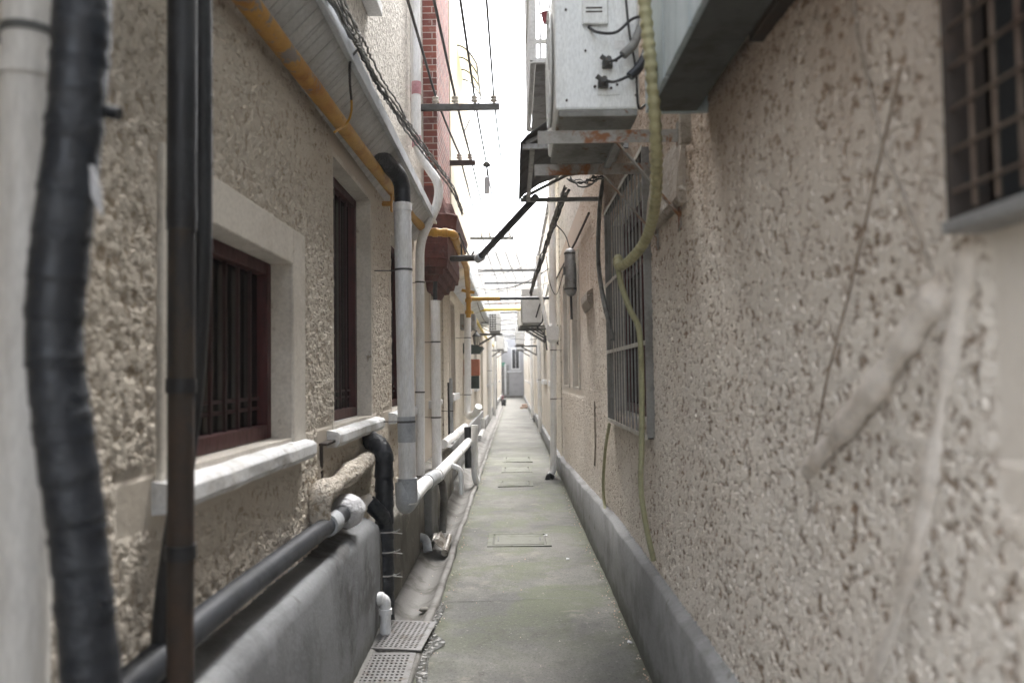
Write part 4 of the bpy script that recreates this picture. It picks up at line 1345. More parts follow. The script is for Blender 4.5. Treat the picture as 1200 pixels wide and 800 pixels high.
a, b = P(551, 368, Y=13.8), P(557, 386, Y=13.8)
MB().box(-.93, 13.7, b.z, b.x, 14.1, a.z).build('body', M['ac_grey'], t, bevel=.01)
MB().box(b.x + .001, 13.73, b.z + .03, b.x + .012, 14.07, a.z - .03).build('door', M['steel'], t, bevel=.004)

# ------------------------------------------------------------------ air conditioners
def ac_unit(label, x0, x1, y0, y1, z0, z1, group='outdoor air conditioners', wall=1, detail=False, fan_dir=-1, mat='ac'):
    """x0..x1 across the alley, fan grille on the alley side"""
    t = thing('air_conditioner', label, 'air conditioner', ((x0 + x1) / 2, (y0 + y1) / 2, z0), group)
    MB().box(x0, y0, z0 + .03, x1, y1, z1).build('body', M[mat], t, bevel=.012)
    MB().box(x0 + .012, y0 - .004, z0, x1 - .012, y1 + .004, z0 + .0295).build('base_tray', M['ac_grey'], t, bevel=.004)
    xf = x0 if fan_dir < 0 else x1
    s = -1 if fan_dir < 0 else 1
    cy_, cz_ = y0 + (y1 - y0) * .42, (z0 + z1) / 2 + .01
    rr = min((z1 - z0) * .42, (y1 - y0) * .36)
    mb = MB()
    for k in range(1, 7):
        r_ = rr * k / 6
        ptsr = [Vector((xf + s * .012, cy_ + r_ * math.cos(a), cz_ + r_ * math.sin(a))) for a in np.linspace(0, 2 * math.pi, 25)]
        mb.tube(ptsr, .003, 5, cap=False)
    for k in range(8):
        a = math.pi * k / 8
        mb.bar((xf + s * .013, cy_ + rr * math.cos(a), cz_ + rr * math.sin(a)), (xf + s * .013, cy_ - rr * math.cos(a), cz_ - rr * math.sin(a)), .004)
    mb.build('fan_grille', M[mat], t)
    MB().lathe([(rr * .98, 0), (rr * .98, s * .004)], (xf + s * .001, cy_, cz_), 28, axis='X').build('fan_opening', M['ac_grey'], t)
    return t


AX0, AX1, AY0, AY1, AZ0, AZ1 = .186, .535, 3.24, 3.96, 2.56, 3.17
A = ac_unit('large white air conditioner on rusty brackets high on the right wall, pipes on its end', AX0, AX1, AY0, AY1, AZ0, AZ1)
# end panel details facing along the alley
def fx(px, py, y=AY0):
    return P(px, py, Y=y)
mb = MB()
for px in (672, 678, 742):
    a, b = fx(px, 118), fx(px, -30)
    mb.box(a.x - .003, AY0 - .003, a.z, a.x + .003, AY0 - .0005, b.z)
mb.build('panel_rib', M['ac'], A)
a, b = fx(682, 31), fx(711, -34)
cv = MB().box(a.x, AY0 - .022, a.z, b.x, AY0 - .0005, b.z - .02).build('wiring_cover', M['ac'], A, bevel=.006)
mb = MB()
for py in (12.5, 17):
    q0, q1 = fx(686, py), fx(705, py)
    mb.box(q0.x, AY0 - .0238, q0.z - .003, q1.x, AY0 - .0222, q0.z + .003)
mb.build('slot', M['rust'], cv)
mb = MB()
for (px, py) in ((716, 104), (722, 72), (697, 102), (723, 100)):
    c = fx(px, py)
    mb.lathe([(.006, 0), (.006, -.006)], (c.x, AY0 - .0006, c.z), 8, axis='Y')
for (px, py) in ((663, 12), (664, 118), (745, 112), (686, 60), (738, 60)):
    c = fx(px, py)
    mb.lathe([(.005, 0), (.005, -.005)], (c.x, AY0 - .0006, c.z), 8, axis='Y')
mb.build('screw', M['rust'], A)
a, b = fx(720, 58), fx(732, 48)
MB().box(a.x, AY0 - .002, a.z, b.x, AY0 - .0008, b.z).build('sticker', M['frame_w'], A)
a, b = fx(700, 112), fx(726, 61)
MB().box(a.x, AY0 - .0045, a.z, b.x, AY0 - .0009, b.z).build('valve_plate', M['ac'], A, bevel=.002)
c0, c1 = fx(711, 77), fx(706, 100)
mb = MB()
for c in (c0, c1):
    mb.box(c.x - .02, AY0 - .03, c.z - .016, c.x + .022, AY0 - .0007, c.z + .014)
    mb.tube([Vector((c.x, AY0 - .03, c.z)), Vector((c.x, AY0 - .075, c.z))], .012, 10)
    mb.tube([Vector((c.x - .004, AY0 - .05, c.z)), Vector((c.x - .03, AY0 - .055, c.z + .018))], .010, 10)
mb.build('valve', M['steel_dk'], A, bevel=.003)
t = thing('refrigerant_pipes', 'two grey insulated tubes curving up from the valves of the large air conditioner', 'pipe', c1)
for c, e, kx in ((c0, (740, 55), 0), (c1, (748, 80), .012)):
    q = [Vector((c.x, AY0 - .06, c.z)), P(720, e[1] + 16, Y=AY0 - .07), P(e[0] - 8, e[1] + 8, Y=AY0 - .06)]
    MB().tube(spline(q, 6), .006, 8).build('copper_tube', M['wire'], t)
    q = [P(e[0] - 10, e[1] + 10, Y=AY0 - .06), P(e[0] + 4, e[1] - 6, Y=AY0 - .05), P(e[0] + 14, e[1] - 40, Y=AY0 + .05), P(e[0] + 18, e[1] - 110, Y=AY0 + .12)]
    MB().tube(spline(q, 8), .019, 12).build('insulation', M['black_wrap' if kx else 'wire_grey'], t)
q = [fx(690, 32), P(700, 38, Y=AY0 - .05), P(722, 38, Y=AY0 - .06), P(742, 22, Y=AY0 - .05), P(765, 18, Y=AY0)]
tag(MB().tube(spline(q, 8), .006, 8).build('power_cable', M['wire']), 'black cable looping out of the large air conditioner wiring cover', 'cable')
q = [P(731, -30, Y=AY0 - .05), P(737, 35, Y=AY0 - .06), P(745, 80, Y=AY0 - .04), P(748, 125, Y=AY0 - .02), P(757, 122, Y=AY0 + .1)]
tag(MB().tube(spline(q, 8), .005, 8).build('power_cable', M['wire']), 'black cable hanging down the corner of the large air conditioner', 'cable')

# wall brackets of the big unit
t = thing('ac_bracket', 'rusty angle iron bracket carrying the large air conditioner', 'bracket', (XR, 3.5, 2.3))
for y in (3.33, 3.86):
    mb = MB()
    mb.box(.118, y - .02, 2.518, XR, y + .02, 2.524)
    mb.box(.118, y - .0235, 2.47, XR, y - .02, 2.524)
    mb.box(.114, y - .0235, 2.468, .1178, y + .02, 2.525)
    mb.build('beam', M['rust_beam'], t)
    MB().bar((.42, y + .003, 2.515), (XR - .012, y + .003, 2.16), .028, .006).build('strut', M['rust_beam'], t)
    MB().box(XR - .018, y - .02, 2.10, XR - .010, y + .02, 2.56).build('wall_plate', M['rust_beam'], t)
MB().box(.45, 3.36, 2.500, .48, 3.84, 2.517).build('tie_bar', M['steel'], t)

# tin canopy over the barred window
t = thing('tin_canopy', 'dark sheet metal canopy on an angle iron frame over the barred window', 'canopy', (XR, 5.5, 2.85))
mb = MB()
secs = []
for y in np.linspace(4.7, 6.3, 9):
    row = [(.055, 2.895), (.10, 2.945), (.22, 3.025), (.45, 3.115), (XR - .005, 3.155)]
    e = .008 * math.sin(y * 9)
    secs.append([Vector((x, y, z + e)) for x, z in row] + [Vector((x, y, z + e - .006)) for x, z in reversed(row)])
mb.loft(secs)
mb.build('sheet', M['awning'], t)
mb = MB()
for y in (4.78, 6.25):
    mb.bar((.07, y, 2.885), (XR, y, 2.885), .03)
    mb.bar((.09, y, 2.905), (.44, y, 3.08), .022).bar((.44, y, 3.08), (XR, y, 3.12), .022)
mb.bar((.13, 4.8, 2.88), (.13, 6.24, 2.88), .03)
mb.bar((.36, 4.8, 3.055), (.36, 6.24, 3.055), .022)
mb.build('frame', M['steel'], t)

# window cage above the canopy
t = thing('window_cage', 'white barred balcony cage above the tin canopy', 'cage', (XR, 5.6, 3.5))
cx0, cy0, cy1, cz0, cz1 = .145, 4.95, 6.35, 3.48, 6.2
mb = MB()
for z in (cz0, 4.2, 5.0, cz1):
    mb.bar((cx0, cy0, z), (cx0, cy1, z), .03).bar((cx0, cy0 , z), (XR, cy0, z), .03).bar((cx0, cy1, z), (XR, cy1, z), .03)
for y in (cy0, cy1):
    mb.bar((cx0, y, cz0), (cx0, y, cz1), .035)
mb.bar((cx0 + .2, cy0, cz0), (cx0 + .2, cy0, cz1), .03)
mb.build('frame', M['frame_w'], t)
mb = MB()
for y in np.linspace(cy0 + .09, cy1 - .09, 12):
    mb.bar((cx0, y, cz0), (cx0, y, cz1), .012)
for x in np.linspace(cx0 + .05, XR - .05, 9):
    mb.bar((x, cy0, cz0), (x, cy0, cz1), .012)
mb.build('bars', M['frame_w'], t)
MB().box(cx0 + .02, cy0 + .02, cz0 - .012, XR - .002, cy1 - .02, cz0 + .0).build('floor_sheet', M['steel'], t)
MB().box(cx0 + .22, cy0 + .3, cz0 + .002, XR - .05, cy1 - .3, 4.9).build('panel', M['frame_w'], t, bevel=.01)
MB().box(cx0 + .025, cy0 + .25, cz0 + .003, cx0 + .032, cy1 - .05, 4.95).build('panel', M['frame_w'], t)
c = P(641, 22, Y=5.1)
t2 = thing('plastic_basin', 'small faded red plastic basin standing in the white balcony cage', 'basin', c)
MB().lathe([(.025, -.03), (.038, .03), (.041, .034), (.036, .03), (.024, -.02)], c, 14).build('bowl', M['red'], t2)

# pale blue boarded box
t = thing('boarded_box', 'pale blue boarded box projecting high from the right wall', 'box', (.6, 1.9, 2.44))
bx0, bx1, by0, by1, bz0, bz1 = .505, XR, .55, 2.85, 2.44, 3.6
y = by0
mb = MB()
for w in (0.42, 0.36, 0.40, 0.38, .37, .36):
    y2b = min(y + w, by1)
    mb.box(bx0 - .018, y + .006, bz0 - .004, bx0, y2b - .006, bz1)
    y = y2b
mb.box(bx0, by1 - .018, bz0 - .002, bx1 - .002, by1, bz1).box(bx0, by0, bz0 - .002, bx1 - .002, by0 + .018, bz1)
mb.build('boards', M['blue_wood'], t, bevel=.003)
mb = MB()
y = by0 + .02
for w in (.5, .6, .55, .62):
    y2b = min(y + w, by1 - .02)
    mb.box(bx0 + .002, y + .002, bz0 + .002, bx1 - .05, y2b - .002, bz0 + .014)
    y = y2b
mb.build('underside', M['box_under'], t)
MB().box(bx1 - .048, by0 + .02, bz0 - .016, bx1 - .004, 2.2, bz0 + .02).build('batten', M['rust'], t, bevel=.003)
MB().box(bx0 - .02, by0, bz1 + .001, bx1 - .002, by1 + .01, bz1 + .03).build('lid', M['blue_wood'], t)
mb = MB().box(.62, 2.875, 2.34, .66, 2.91, 2.50)
tag(mb.build('timber_prop', M['hood'], None, bevel=.004), 'short weathered timber block on the wall below the end of the blue box', 'timber')

# corrugated hose and the thin hose
q = [P(750, -60, Y=2.58), P(757, 20, Y=2.58), P(764, 90, Y=2.60), P(769, 170, Y=2.72), P(768, 235, Y=2.98), P(758, 278, Y=3.25), P(740, 303, Y=3.45), P(726, 312, Y=3.6), P(724, 302, Y=3.68)]
qs = resample(spline(q, 14), .006)
t = thing('corrugated_hose', 'olive corrugated hose hanging beside the large air conditioner', 'hose', q[-2])
nq = len(qs)
MB().tube(qs, lambda k: 0.0205 + .0026 * math.sin(k * nq * 1.25), 14).build('tube', M['hose_y'], t)
q = [P(724, 308, Y=3.6), P(727, 330, Y=3.65), P(738, 362, Y=3.68), P(749, 388, Y=3.7), P(752, 450, Y=3.74), P(752, 520, Y=3.78), P(751, 570, Y=3.8), P(757, 615, Y=3.82), P(766, 656, Y=3.85)]
tag(MB().tube(spline(q, 12), .0135, 12).build('drain_hose', M['hose_g']), 'thin olive drain hose hanging in front of the barred window', 'hose')
q = [P(714, 497, X=XR - .05), P(709, 530, X=XR - .035), P(707, 570, X=XR - .03), P(710, 600, X=XR - .03), P(718, 622, X=XR - .03), P(729, 638, X=XR - .045)]
tag(MB().tube(spline(q, 10), .012, 10).build('drain_hose', M['hose_g']), 'thin grey green hose from the window corner down to the plinth', 'hose')
q = [P(708, 205, Y=6.1), P(703, 240, Y=6.1), P(701, 300, Y=6.0), P(706, 345, Y=5.8), P(713, 375, Y=5.6), P(718, 398, Y=5.5)]
tag(MB().tube(spline(q, 10), .017, 10).build('power_cable', M['wire_grey']), 'thick grey cable hanging by the far edge of the barred window', 'cable')
q = [P(697, 470, X=XR - .012), P(698, 520, X=XR - .012), P(697, 545, X=XR - .012)]
tag(MB().tube(q, .009, 8).build('conduit', M['hood']), 'short painted conduit on the roughcast beside the barred window', 'pipe')

# barred security grille
t = thing('security_grille', 'dark barred security grille with white flat rails over the near right window', 'grille', (XR - .06, 4.8, 1.19))
gx, gy0, gy1, gz0, gz1 = XR - .036, 4.08, 5.78, 1.175, 2.67
mb = MB()
for k in range(14):
    y = gy0 + .03 + (gy1 - gy0 - .06) * k / 13
    mb.box(gx - .006, y - .005, gz0 + .01, gx + .002, y + .005, gz1 - .01)
mb.build('bars', M['bars'], t)
for z in (gz0, 1.66, 2.14, gz1):
    MB().box(gx - .011, gy0, z - .012, gx - .0065, gy1, z + .012).build('rail', M['rail'], t)
for y in (gy0, gy1):
    MB().box(gx - .010, y - .012, gz0, XR + .01, y + .012, gz1).build('side_frame', M['bars'], t)
for z in (gz0, gz1):
    MB().box(gx - .006, gy0 + .013, z - .010, XR + .01, gy1 - .013, z - .004).build('edge_frame', M['steel_dk'], t)

# wire mesh window box at the right border
t = thing('mesh_guard', 'rusty wire mesh guard box over the window at the right border', 'grille', (XR - .05, 1.1, 1.72))
mx, my0, my1, mz0, mz1 = XR - .055, .72, 1.195, 1.735, 2.7
mb = MB()
for y in np.arange(my0 + .03, my1, .055):
    mb.tube([(mx, y, mz0), (mx, y, mz1)], .0034, 6)
for z in np.arange(mz0 + .03, mz1, .062):
    mb.tube([(mx - .004, my0, z), (mx - .004, my1, z)], .0028, 6)
mb.build('mesh', M['mesh_wire'], t)
mb = MB()
mb.box(mx - .008, my1 - .012, mz0 - .01, XR + .01, my1, mz1).box(mx - .008, my0, mz0 - .01, XR + .01, my0 + .012, mz1)
mb.build('frame', M['rust'], t)
MB().box(mx - .012, my0 - .02, mz0 - .03, XR + .01, my1 + .012, mz0 - .011).build('base_rail', M['steel'], t, bevel=.003)
# stray cable stains: thin cables on the near right wall
q = [P(998, -30, X=XR - .02), P(1004, 30, X=XR - .02), P(1018, 100, X=XR - .016), P(1034, 165, X=XR - .012), P(1060, 230, X=XR - .010), P(1095, 320, X=XR - .008)]
tag(MB().tube(spline(q, 10), .003, 8).build('wall_cable', M['hood']), 'thin pale cable trailing down the upper right wall beside the mesh guard', 'cable')
q = [P(1055, 80, X=XR - .014), P(1030, 190, X=XR - .014), P(998, 330, X=XR - .015), P(970, 440, X=XR - .015), P(955, 520, X=XR - .012)]
tag(MB().tube(spline(q, 10), .0022, 8).build('wall_cable', M['stain']), 'thin brown cable slanting down the right wall to the mortar rib', 'cable')

# ------------------------------------------------------------------ middle right wall fittings
t = thing('meter_box', 'rounded grey metal fuse box hanging on the right wall', 'box', P(668, 345, X=XR - .06))
c = P(668.5, 318, X=XR - .07)
hw = .26
mb = MB()
prof = [(0.02, -hw - .02), (.05, -hw), (.066, -hw + .04), (.068, 0), (.066, hw - .05), (.05, hw - .01), (.02, hw)]
mb.lathe(prof, c, 18)
mb.build('body', M['steel'], t)
mb = MB()
ring(mb, c + Vector((0, 0, -.2)), .068, .006, (0, 0, 1), .02)
ring(mb, c + Vector((0, 0, .2)), .066, .006, (0, 0, 1), .02)
mb.box(c.x - .082, c.y - .03, c.z - .04, c.x - .06, c.y + .03, c.z + .05)
mb.build('clasp', M['steel_dk'], t)
MB().tube([c + Vector((0, 0, -hw - .01)), c + Vector((.005, .02, -hw - .28))], .014, 8).build('cable_tail', M['wire'], t)
# downpipe with hopper
t = pipe('downpipe', 'white square topped downpipe with rainwater hopper on the right house corner', 'pipe',
         [P(643, 559, Y=11.75), P(648.5, 552, Y=11.8), P(648.5, 398, Y=11.8)], .047, 'pvc_far', fillet=.07, clips=((1, .55), (1, .92)))
a, b = P(640, 398, Y=11.8), P(655, 382, Y=11.8)
mb = MB()
cxx, cyy = (a.x + b.x) / 2, 11.8
def sq(z, r):
    return [Vector((cxx - r, cyy - r, z)), Vector((cxx + r, cyy - r, z)), Vector((cxx + r, cyy + r, z)), Vector((cxx - r, cyy + r, z))]
mb.loft([sq(a.z - .05, .052), sq(a.z, .085), sq(b.z, .092)])
mb.build('hopper', M['pvc_far'], t, bevel=.008)
MB().tube([P(648, 384, Y=11.8), P(646, 150, Y=11.8)], .055, 14).build('upper_tube', M['pvc_far'], t)
q = [P(648, 559, Y=11.6), P(643, 556, Y=11.55), P(641, 563, Y=11.55)]
tag(MB().tube(q, .035, 10, fillet=.03).build('pipe_shoe', M['black']), 'black elbow shoe lying at the foot of the hopper downpipe', 'pipe')
pipe('waste_pipe', 'thin white pipe slanting down behind the second air conditioner', 'pipe', [P(641, 384, Y=12.2), P(632, 338, Y=12.2), P(630, 300, Y=12.2)], .03, 'pvc_far', fillet=.1)

def brackets(label, x0, xw, ys_, z, mat='steel_dk'):
    t = thing('ac_bracket', label, 'bracket', (xw, ys_[0], z - .3))
    for y in ys_:
        mb = MB()
        mb.bar((x0, y, z), (xw, y, z), .03).bar((x0 + (xw - x0) * .3, y, z - .02), (xw, y, z - .28), .025).bar((xw, y, z), (xw, y, z - .3), .03)
        mb.build('arm', M[mat], t)
    return t
ac_unit('second white air conditioner on the right wall beside the hopper downpipe', .135, .44, 12.4, 13.15, 2.29, 2.86, mat='frame_w')
brackets('dark iron bracket under the second air conditioner', .10, .70, (12.45, 13.05), 2.265)
a = P(625, 350, Y=12.4)
MBs = MB().tube(spline([P(628, 372, Y=12.3), P(634, 355, Y=12.3), P(636, 375, Y=12.4), P(630, 384, Y=12.3), P(638, 392, Y=12.5), P(641, 410, Y=12.6)], 8), .012, 8)
tag(MBs.build('power_cable', M['wire']), 'black cable tangle under the second air conditioner', 'cable')
ac_unit('distant white air conditioner on the right wall, lowest and farthest of the right row', .06, .33, 24.0, 24.75, 2.42, 3.0, mat='frame_w')
brackets('dark iron bracket under the farthest right air conditioner', .03, .70, (24.1, 24.6), 2.395)
x0, x1 = P(568, 0, Y=20).x, P(581, 0, Y=20).x
A3 = ac_unit('white air conditioner on the left wall with square grid grille facing the camera', x0, x1, 20.0, 20.7, P(0, 397, Y=20).z, P(0, 374, Y=20).z, fan_dir=1, mat='frame_w')
mb = MB()
za, zb = P(0, 395, Y=20).z, P(0, 376, Y=20).z
for k in range(4):
    x = x0 + .012 + (x1 - x0) * .62 * k / 3
    mb.box(x - .007, 19.975, za, x + .007, 19.9985, zb)
for k in range(8):
    z = za + (zb - za) * k / 7
    mb.box(x0 + .006, 19.97, z - .007, x0 + (x1 - x0) * .66, 19.9745, z + .007)
mb.build('grid_grille', M['frame_w'], A3)
MB().box(x0 + .012, 19.990, za + .005, x0 + (x1 - x0) * .64, 19.9985, zb - .005).build('coil', M['steel_dk'], A3)
brackets('dark iron bracket under the left air conditioner', x1 + .05, XL + .03, (20.1, 20.6), P(0, 399, Y=20).z)

# bundle of old cables on the right
def bundle(pts, n, r, spread, name, label, mats, twist=9):
    c = spline(pts, 12)
    t = thing(name, label, 'cables', c[-1])
    for k in range(n):
        ph, rr = random.uniform(0, 6.28), spread * random.uniform(.4, 1.2)
        tw = twist * random.uniform(.6, 1.4)
        q = [p + Vector((rr * math.cos(ph + tw * i / len(c)), 0, rr * math.sin(ph + tw * i / len(c)))) +
             Vector((random.uniform(-1, 1), 0, random.uniform(-1, 1))) * spread * .25 for i, p in enumerate(c)]
        MB().tube(q, r * random.uniform(.7, 1.3), 7).build('strand', M[random.choice(mats)], t)
    return t
bundle([P(664, 222, Y=6.6), P(655, 245, Y=7.4), P(643, 280, Y=8.6), P(634, 305, Y=9.6), P(627, 325, Y=10.8), P(622, 345, Y=12.2)], 9, .008, .024, 'cable_bundle', 'twisted bundle of old dark cables sagging below the tin canopy', ('wire', 'wire_grey'))
bundle([Vector((-.705, 2.2, 3.02)), Vector((-.70, 3.4, 3.05)), P(424, 52, X=-.70), P(441, 88, X=-.70), P(462, 122, X=-.69), P(485, 158, X=-.68), P(508, 190, X=-.66), P(530, 222, X=-.62), P(540, 250, X=-.60)], 9, .005, .026, 'cable_bundle', 'messy bundle of thin cables along the fascia of the left eave', ('wire', 'wire_grey', 'wire_grey'), 3.5)
bundle([P(668, 208, Y=6.4), P(690, 214, Y=6.2), P(712, 200, Y=6.0)], 4, .007, .03, 'cable_bundle', 'loose knot of cables tied under the far edge of the tin canopy', ('wire', 'wire_grey'))
q = [P(425, 130, X=-.80), P(409, 88, X=-.78), P(410, 74, X=-.76), P(417, 60, X=-.735), P(424, 56, X=-.715)]
q = [P(392, 155, X=XL + .10), P(406, 145, X=-.83), P(412, 128, X=-.79), P(410, 95, X=-.76), P(411, 70, X=-.74), P(422, 55, X=-.715)]
t = thing('power_cable', 'short looped cable from the fascia to the yellow gas pipe', 'cable', q[0])
qs = spline(q, 8)
MB().tube(qs[:20], .006, 8).build('yellow_end', M['yellow'], t)
MB().tube(qs[19:], .006, 8).build('black_end', M['wire'], t)
for i, (q, lab) in enumerate((
        ([P(538, 273, Y=8.2), P(545, 290, Y=8.2), P(551, 300, Y=8.1), P(556, 294, Y=8.0)], 'black cable end dangling beside the red corbel, curling up'),
        ([P(534, 272, Y=8.3), P(540, 286, Y=8.2), P(541, 303, Y=8.2)], 'black cable end dangling beside the red corbel, hanging straight'),
        ([P(650, 262, Y=8), P(662, 275, Y=8.6), P(668, 292, Y=9.8)], 'dark cable running down into the rounded fuse box'),
        ([P(690, 250, X=XR - .03), P(672, 288, X=XR - .03), P(650, 330, X=XR - .03)], 'straight brown iron rod slanting across the right wall above the fuse box'),
        ([P(640, 300, Y=11.7), P(644, 330, Y=11.6), P(652, 345, Y=11.5), P(660, 320, Y=11)], 'thin cable looping from the hopper downpipe to the fuse box'))):
    tag(MB().tube(spline(q, 10), (.009, .009, .006, .012, .006)[i], 8).build('wall_cable' if i != 3 else 'iron_rod', M[('wire', 'wire', 'wire', 'rust', 'wire')[i]]), lab, 'cable' if i != 3 else 'rod')

# ------------------------------------------------------------------ overhead line: cross arms, insulators, wires
WX = (-.79, -.585, -.38, -.175)
WZ = 4.42
def cross_arm(y, label, x0, x1, xs_, mat, z=WZ, sz=.05):
    t = thing('line_crossarm', label, 'bracket', (x0, y, z - .1), 'cross arms carrying the overhead line')
    MB().box(x0, y - sz / 2, z - .115, x1, y + sz / 2, z - .05).build('beam', M[mat], t, bevel=.004)
    for x in xs_:
        MB().lathe([(.012, -.05), (.012, -.028), (.034, -.026), (.040, -.010), (.022, .0), (.022, .008), (.036, .012), (.036, .026), (.018, .036), (.012, .05)], (x, y, z), 14).build('insulator', M['porcelain'], t)
    return t
cross_arm(8.3, 'grey steel cross arm with four insulators in front of the brick chimney', XL, WX[3] + .06, WX, 'steel_dk')
cross_arm(10.35, 'short rusty cross arm with three insulators behind the grey one', -.90, -.47, (-.84, -.68, -.54), 'rust', z=4.38)
cross_arm(16.0, 'thin cross arm with four insulators over the middle of the alley', -.98, .03, (-.63, -.46, -.26, -.05), 'steel_dk', z=4.36)
cross_arm(20.5, 'cross arm spanning the alley just before the left air conditioner', -.9, .68, (-.55, -.3, .0, .2), 'steel_dk', z=4.3)
cross_arm(25.0, 'far cross arm spanning the alley, nearest of the two distant ones', -.9, .68, (-.5, -.2, .1, .4), 'steel_dk', z=4.5)
cross_arm(38.0, 'farthest cross arm spanning the alley', -.9, .68, (-.5, -.2, .1, .4), 'steel_dk', z=4.6)
mb = MB().box(-.98, 15.98, 4.0, -.94, 16.02, 4.5)
labs = ('leftmost', 'second from left', 'third from left', 'rightmost')
for i, x in enumerate(WX):
    q = [Vector((x, -8, WZ + .04))] + sag((x, -8, WZ + .04), (x, 8.3, WZ + .04), .05, 12)[1:]
    xm = (-.68, -.54, -.348, -.14)[i]
    q += sag(q[-1], (xm, 10.35, 4.42), .02, 5)[1:]
    xn = (-.63, -.46, -.26, -.05)[i]
    q += sag(q[-1], (xn, 16.0, 4.40), .05, 8)[1:]
    xo = (-.5, -.2, .1, .4)[i]
    q += sag(q[-1], (xo, 25, 4.54), .08, 8)[1:]
    q += sag(q[-1], (xo, 38, 4.64), .12, 8)[1:]
    tag(MB().tube(q, (.013, .013, .012, .010)[i], 8).build('overhead_wire', M['wire']), labs[i] + ' of the four overhead wires running along the alley', 'wire', 'overhead wires along the alley')
c = Vector((-.340, 10.9, 4.412))
t = thing('line_connector', 'small dark clamp and hanging weight on the third overhead wire', 'clamp', c - Vector((0, 0, .35)))
MB().lathe([(.02, -.03), (.05, -.02), (.055, .01), (.03, .04)], c, 10).build('clamp', M['wire'], t)
MB().box(c.x - .035, c.y - .02, c.z - .40, c.x + .035, c.y + .02, c.z - .17).build('weight', M['pvc_grey'], t, bevel=.006)
MB().tube([c, c - Vector((0, 0, .18))], .011, 6).build('hanger', M['wire'], t)
# thin far wires strung across
G = 'thin wires strung across the far alley'
for k in range(40):
    y = random.uniform(11.5, 38)
    za = random.uniform(2.75, 4.1)
    a = Vector((-.90, y, min(za, 3.3)))
    b = Vector((.66, y + random.uniform(-1.5, 3), za + random.uniform(-.4, .5)))
    tag(MB().tube(sag(a, b, random.uniform(.02, .22), 14), random.choice((.005, .006, .009)), 6).build('cross_wire', M[random.choice(('wire', 'wire_grey', 'wire_pale', 'wire_pale'))]),  # pale strands carry the veiling of distance in their colour
        'thin sagging wire strung across the far alley from wall to wall', 'wire', G)
for k in range(6):
    y = random.uniform(12, 20)
    x = random.choice((-.80, -.7, .55, .6))
    z = random.uniform(2.9, 3.8)
    tag(MB().tube(sag((x, y, z), (x + random.uniform(-.1, .1), y + random.uniform(8, 16), z + random.uniform(-.4, .3)), random.uniform(.1, .4), 14), .007, 6).build('slack_wire', M[random.choice(('wire', 'wire_grey'))]),
        'slack wire hanging lengthwise along the far walls', 'wire', 'slack wires along the far walls')

for (x0, x1, y, z, side, lab) in ((.10, .36, 17.6, 2.55, 1, 'white air conditioner on the right wall just beyond the second one'), (.12, .36, 31.0, 2.5, 1, 'tiny far white air conditioner near the end of the right houses'),
                              (-.62, -.36, 29.0, 2.45, -1, 'small far white air conditioner on the left wall beyond the one with grid grille'), (-.60, -.34, 40.0, 2.7, -1, 'farthest white air conditioner on the left wall')):
    xw = .70 if side > 0 else XL + .05
    ac_unit(lab, x0, x1, y, y + .7, z, z + .5, mat='frame_w', fan_dir=-side)
    brackets('iron bracket under the ' + lab.replace('white ', '').replace(' just beyond the second one', ' beyond the second').replace(' beyond the one with grid grille', ''), x0 if side > 0 else x1, xw, (y + .08, y + .6), z - .02)
pipe('downpipe', 'far white downpipe halfway along the bright right house', 'pipe', [Vector((.62, 19.6, .1)), Vector((.62, 19.6, 4.4))], .05, 'pvc_far', clips=((0, .3),))
pipe('downpipe', 'very far white downpipe where the two right houses meet', 'pipe', [Vector((.58, 26.2, .1)), Vector((.58, 26.2, 3.9))], .055, 'pvc_far')
pipe('downpipe', 'dark old downpipe on the far white left house', 'pipe', [Vector((-.78, 34.0, .1)), Vector((-.78, 34.0, 3.2))], .05, 'steel')
pipe('gas_pipe', 'pale yellow gas pipe running under the eave of the far left house', 'pipe', [P(553, 366, Y=14.0), Vector((-.80, 22.0, 2.62)), Vector((-.78, 30.0, 2.62))], .03, 'yellow_far')
pipe('conduit', 'thin pale conduit along the top of the far right wall', 'pipe', [Vector((.64, 12.3, 3.05)), Vector((.64, 25.8, 3.0))], .018, 'wire_pale')
for i, (y, z) in enumerate(((18.2, 3.15), (22.6, 3.3), (28.5, 3.5), (33.0, 3.4), (42.0, 3.6))):
    t = thing('span_pole', ('rusty', 'grey', 'pale', 'dark', 'thin')[i] + ' metal pole spanning the far alley from wall to wall', 'pole', (-.9, y, z))
    MB().tube([Vector((-.93, y, z)), Vector((.69, y + .1, z + .03))], .022, 8).build('tube', M[('rust_beam', 'steel', 'frame_w', 'steel_dk', 'wire_grey')[i]], t)
# far clutter at the alley end
G = 'broken bricks against the far right wall'
b0 = None
for (x, y, z, r_) in ((.36, 36, 0, .2), (.44, 37, 0, 1.1), (.52, 36.2, 0, .5), (.42, 36.5, .09, .9), (.52, 38, 0, .3), (.56, 37, .0, 1.4), (.50, 36.8, .1, 0.1)):
    if b0 is None:
        b0 = tag(MB().box(-.10, -.055, 0, .10, .055, .09).build('brick', M['rubble'], None, bevel=.008), 'broken pale red brick in the small heap on the far right of the path', 'brick', G)
        o = b0
    else:
        o = b0.copy(); COL.objects.link(o)
    o.location = (x, y, z); o.rotation_euler = (0, 0, r_)
t = thing('bucket', 'small dark bucket against the far left wall at the alley end', 'bucket', (-.55, 40, 0))
MB().lathe([(.10, 0), (.14, .30), (.15, .31), (.13, .30), (.09, .02)], (-.55, 40, 0), 16).build('body', M['mesh_dark'], t)
MB().tube([Vector((-.55 + .145 * math.cos(a), 40, .30 + .12 * math.sin(a))) for a in np.linspace(0, math.pi, 10)], .006, 6).build('handle', M['steel'], t)
t = thing('wall_sign', 'small green enamel plate on the end house', 'sign', (-.72, 54.9, 2.2))
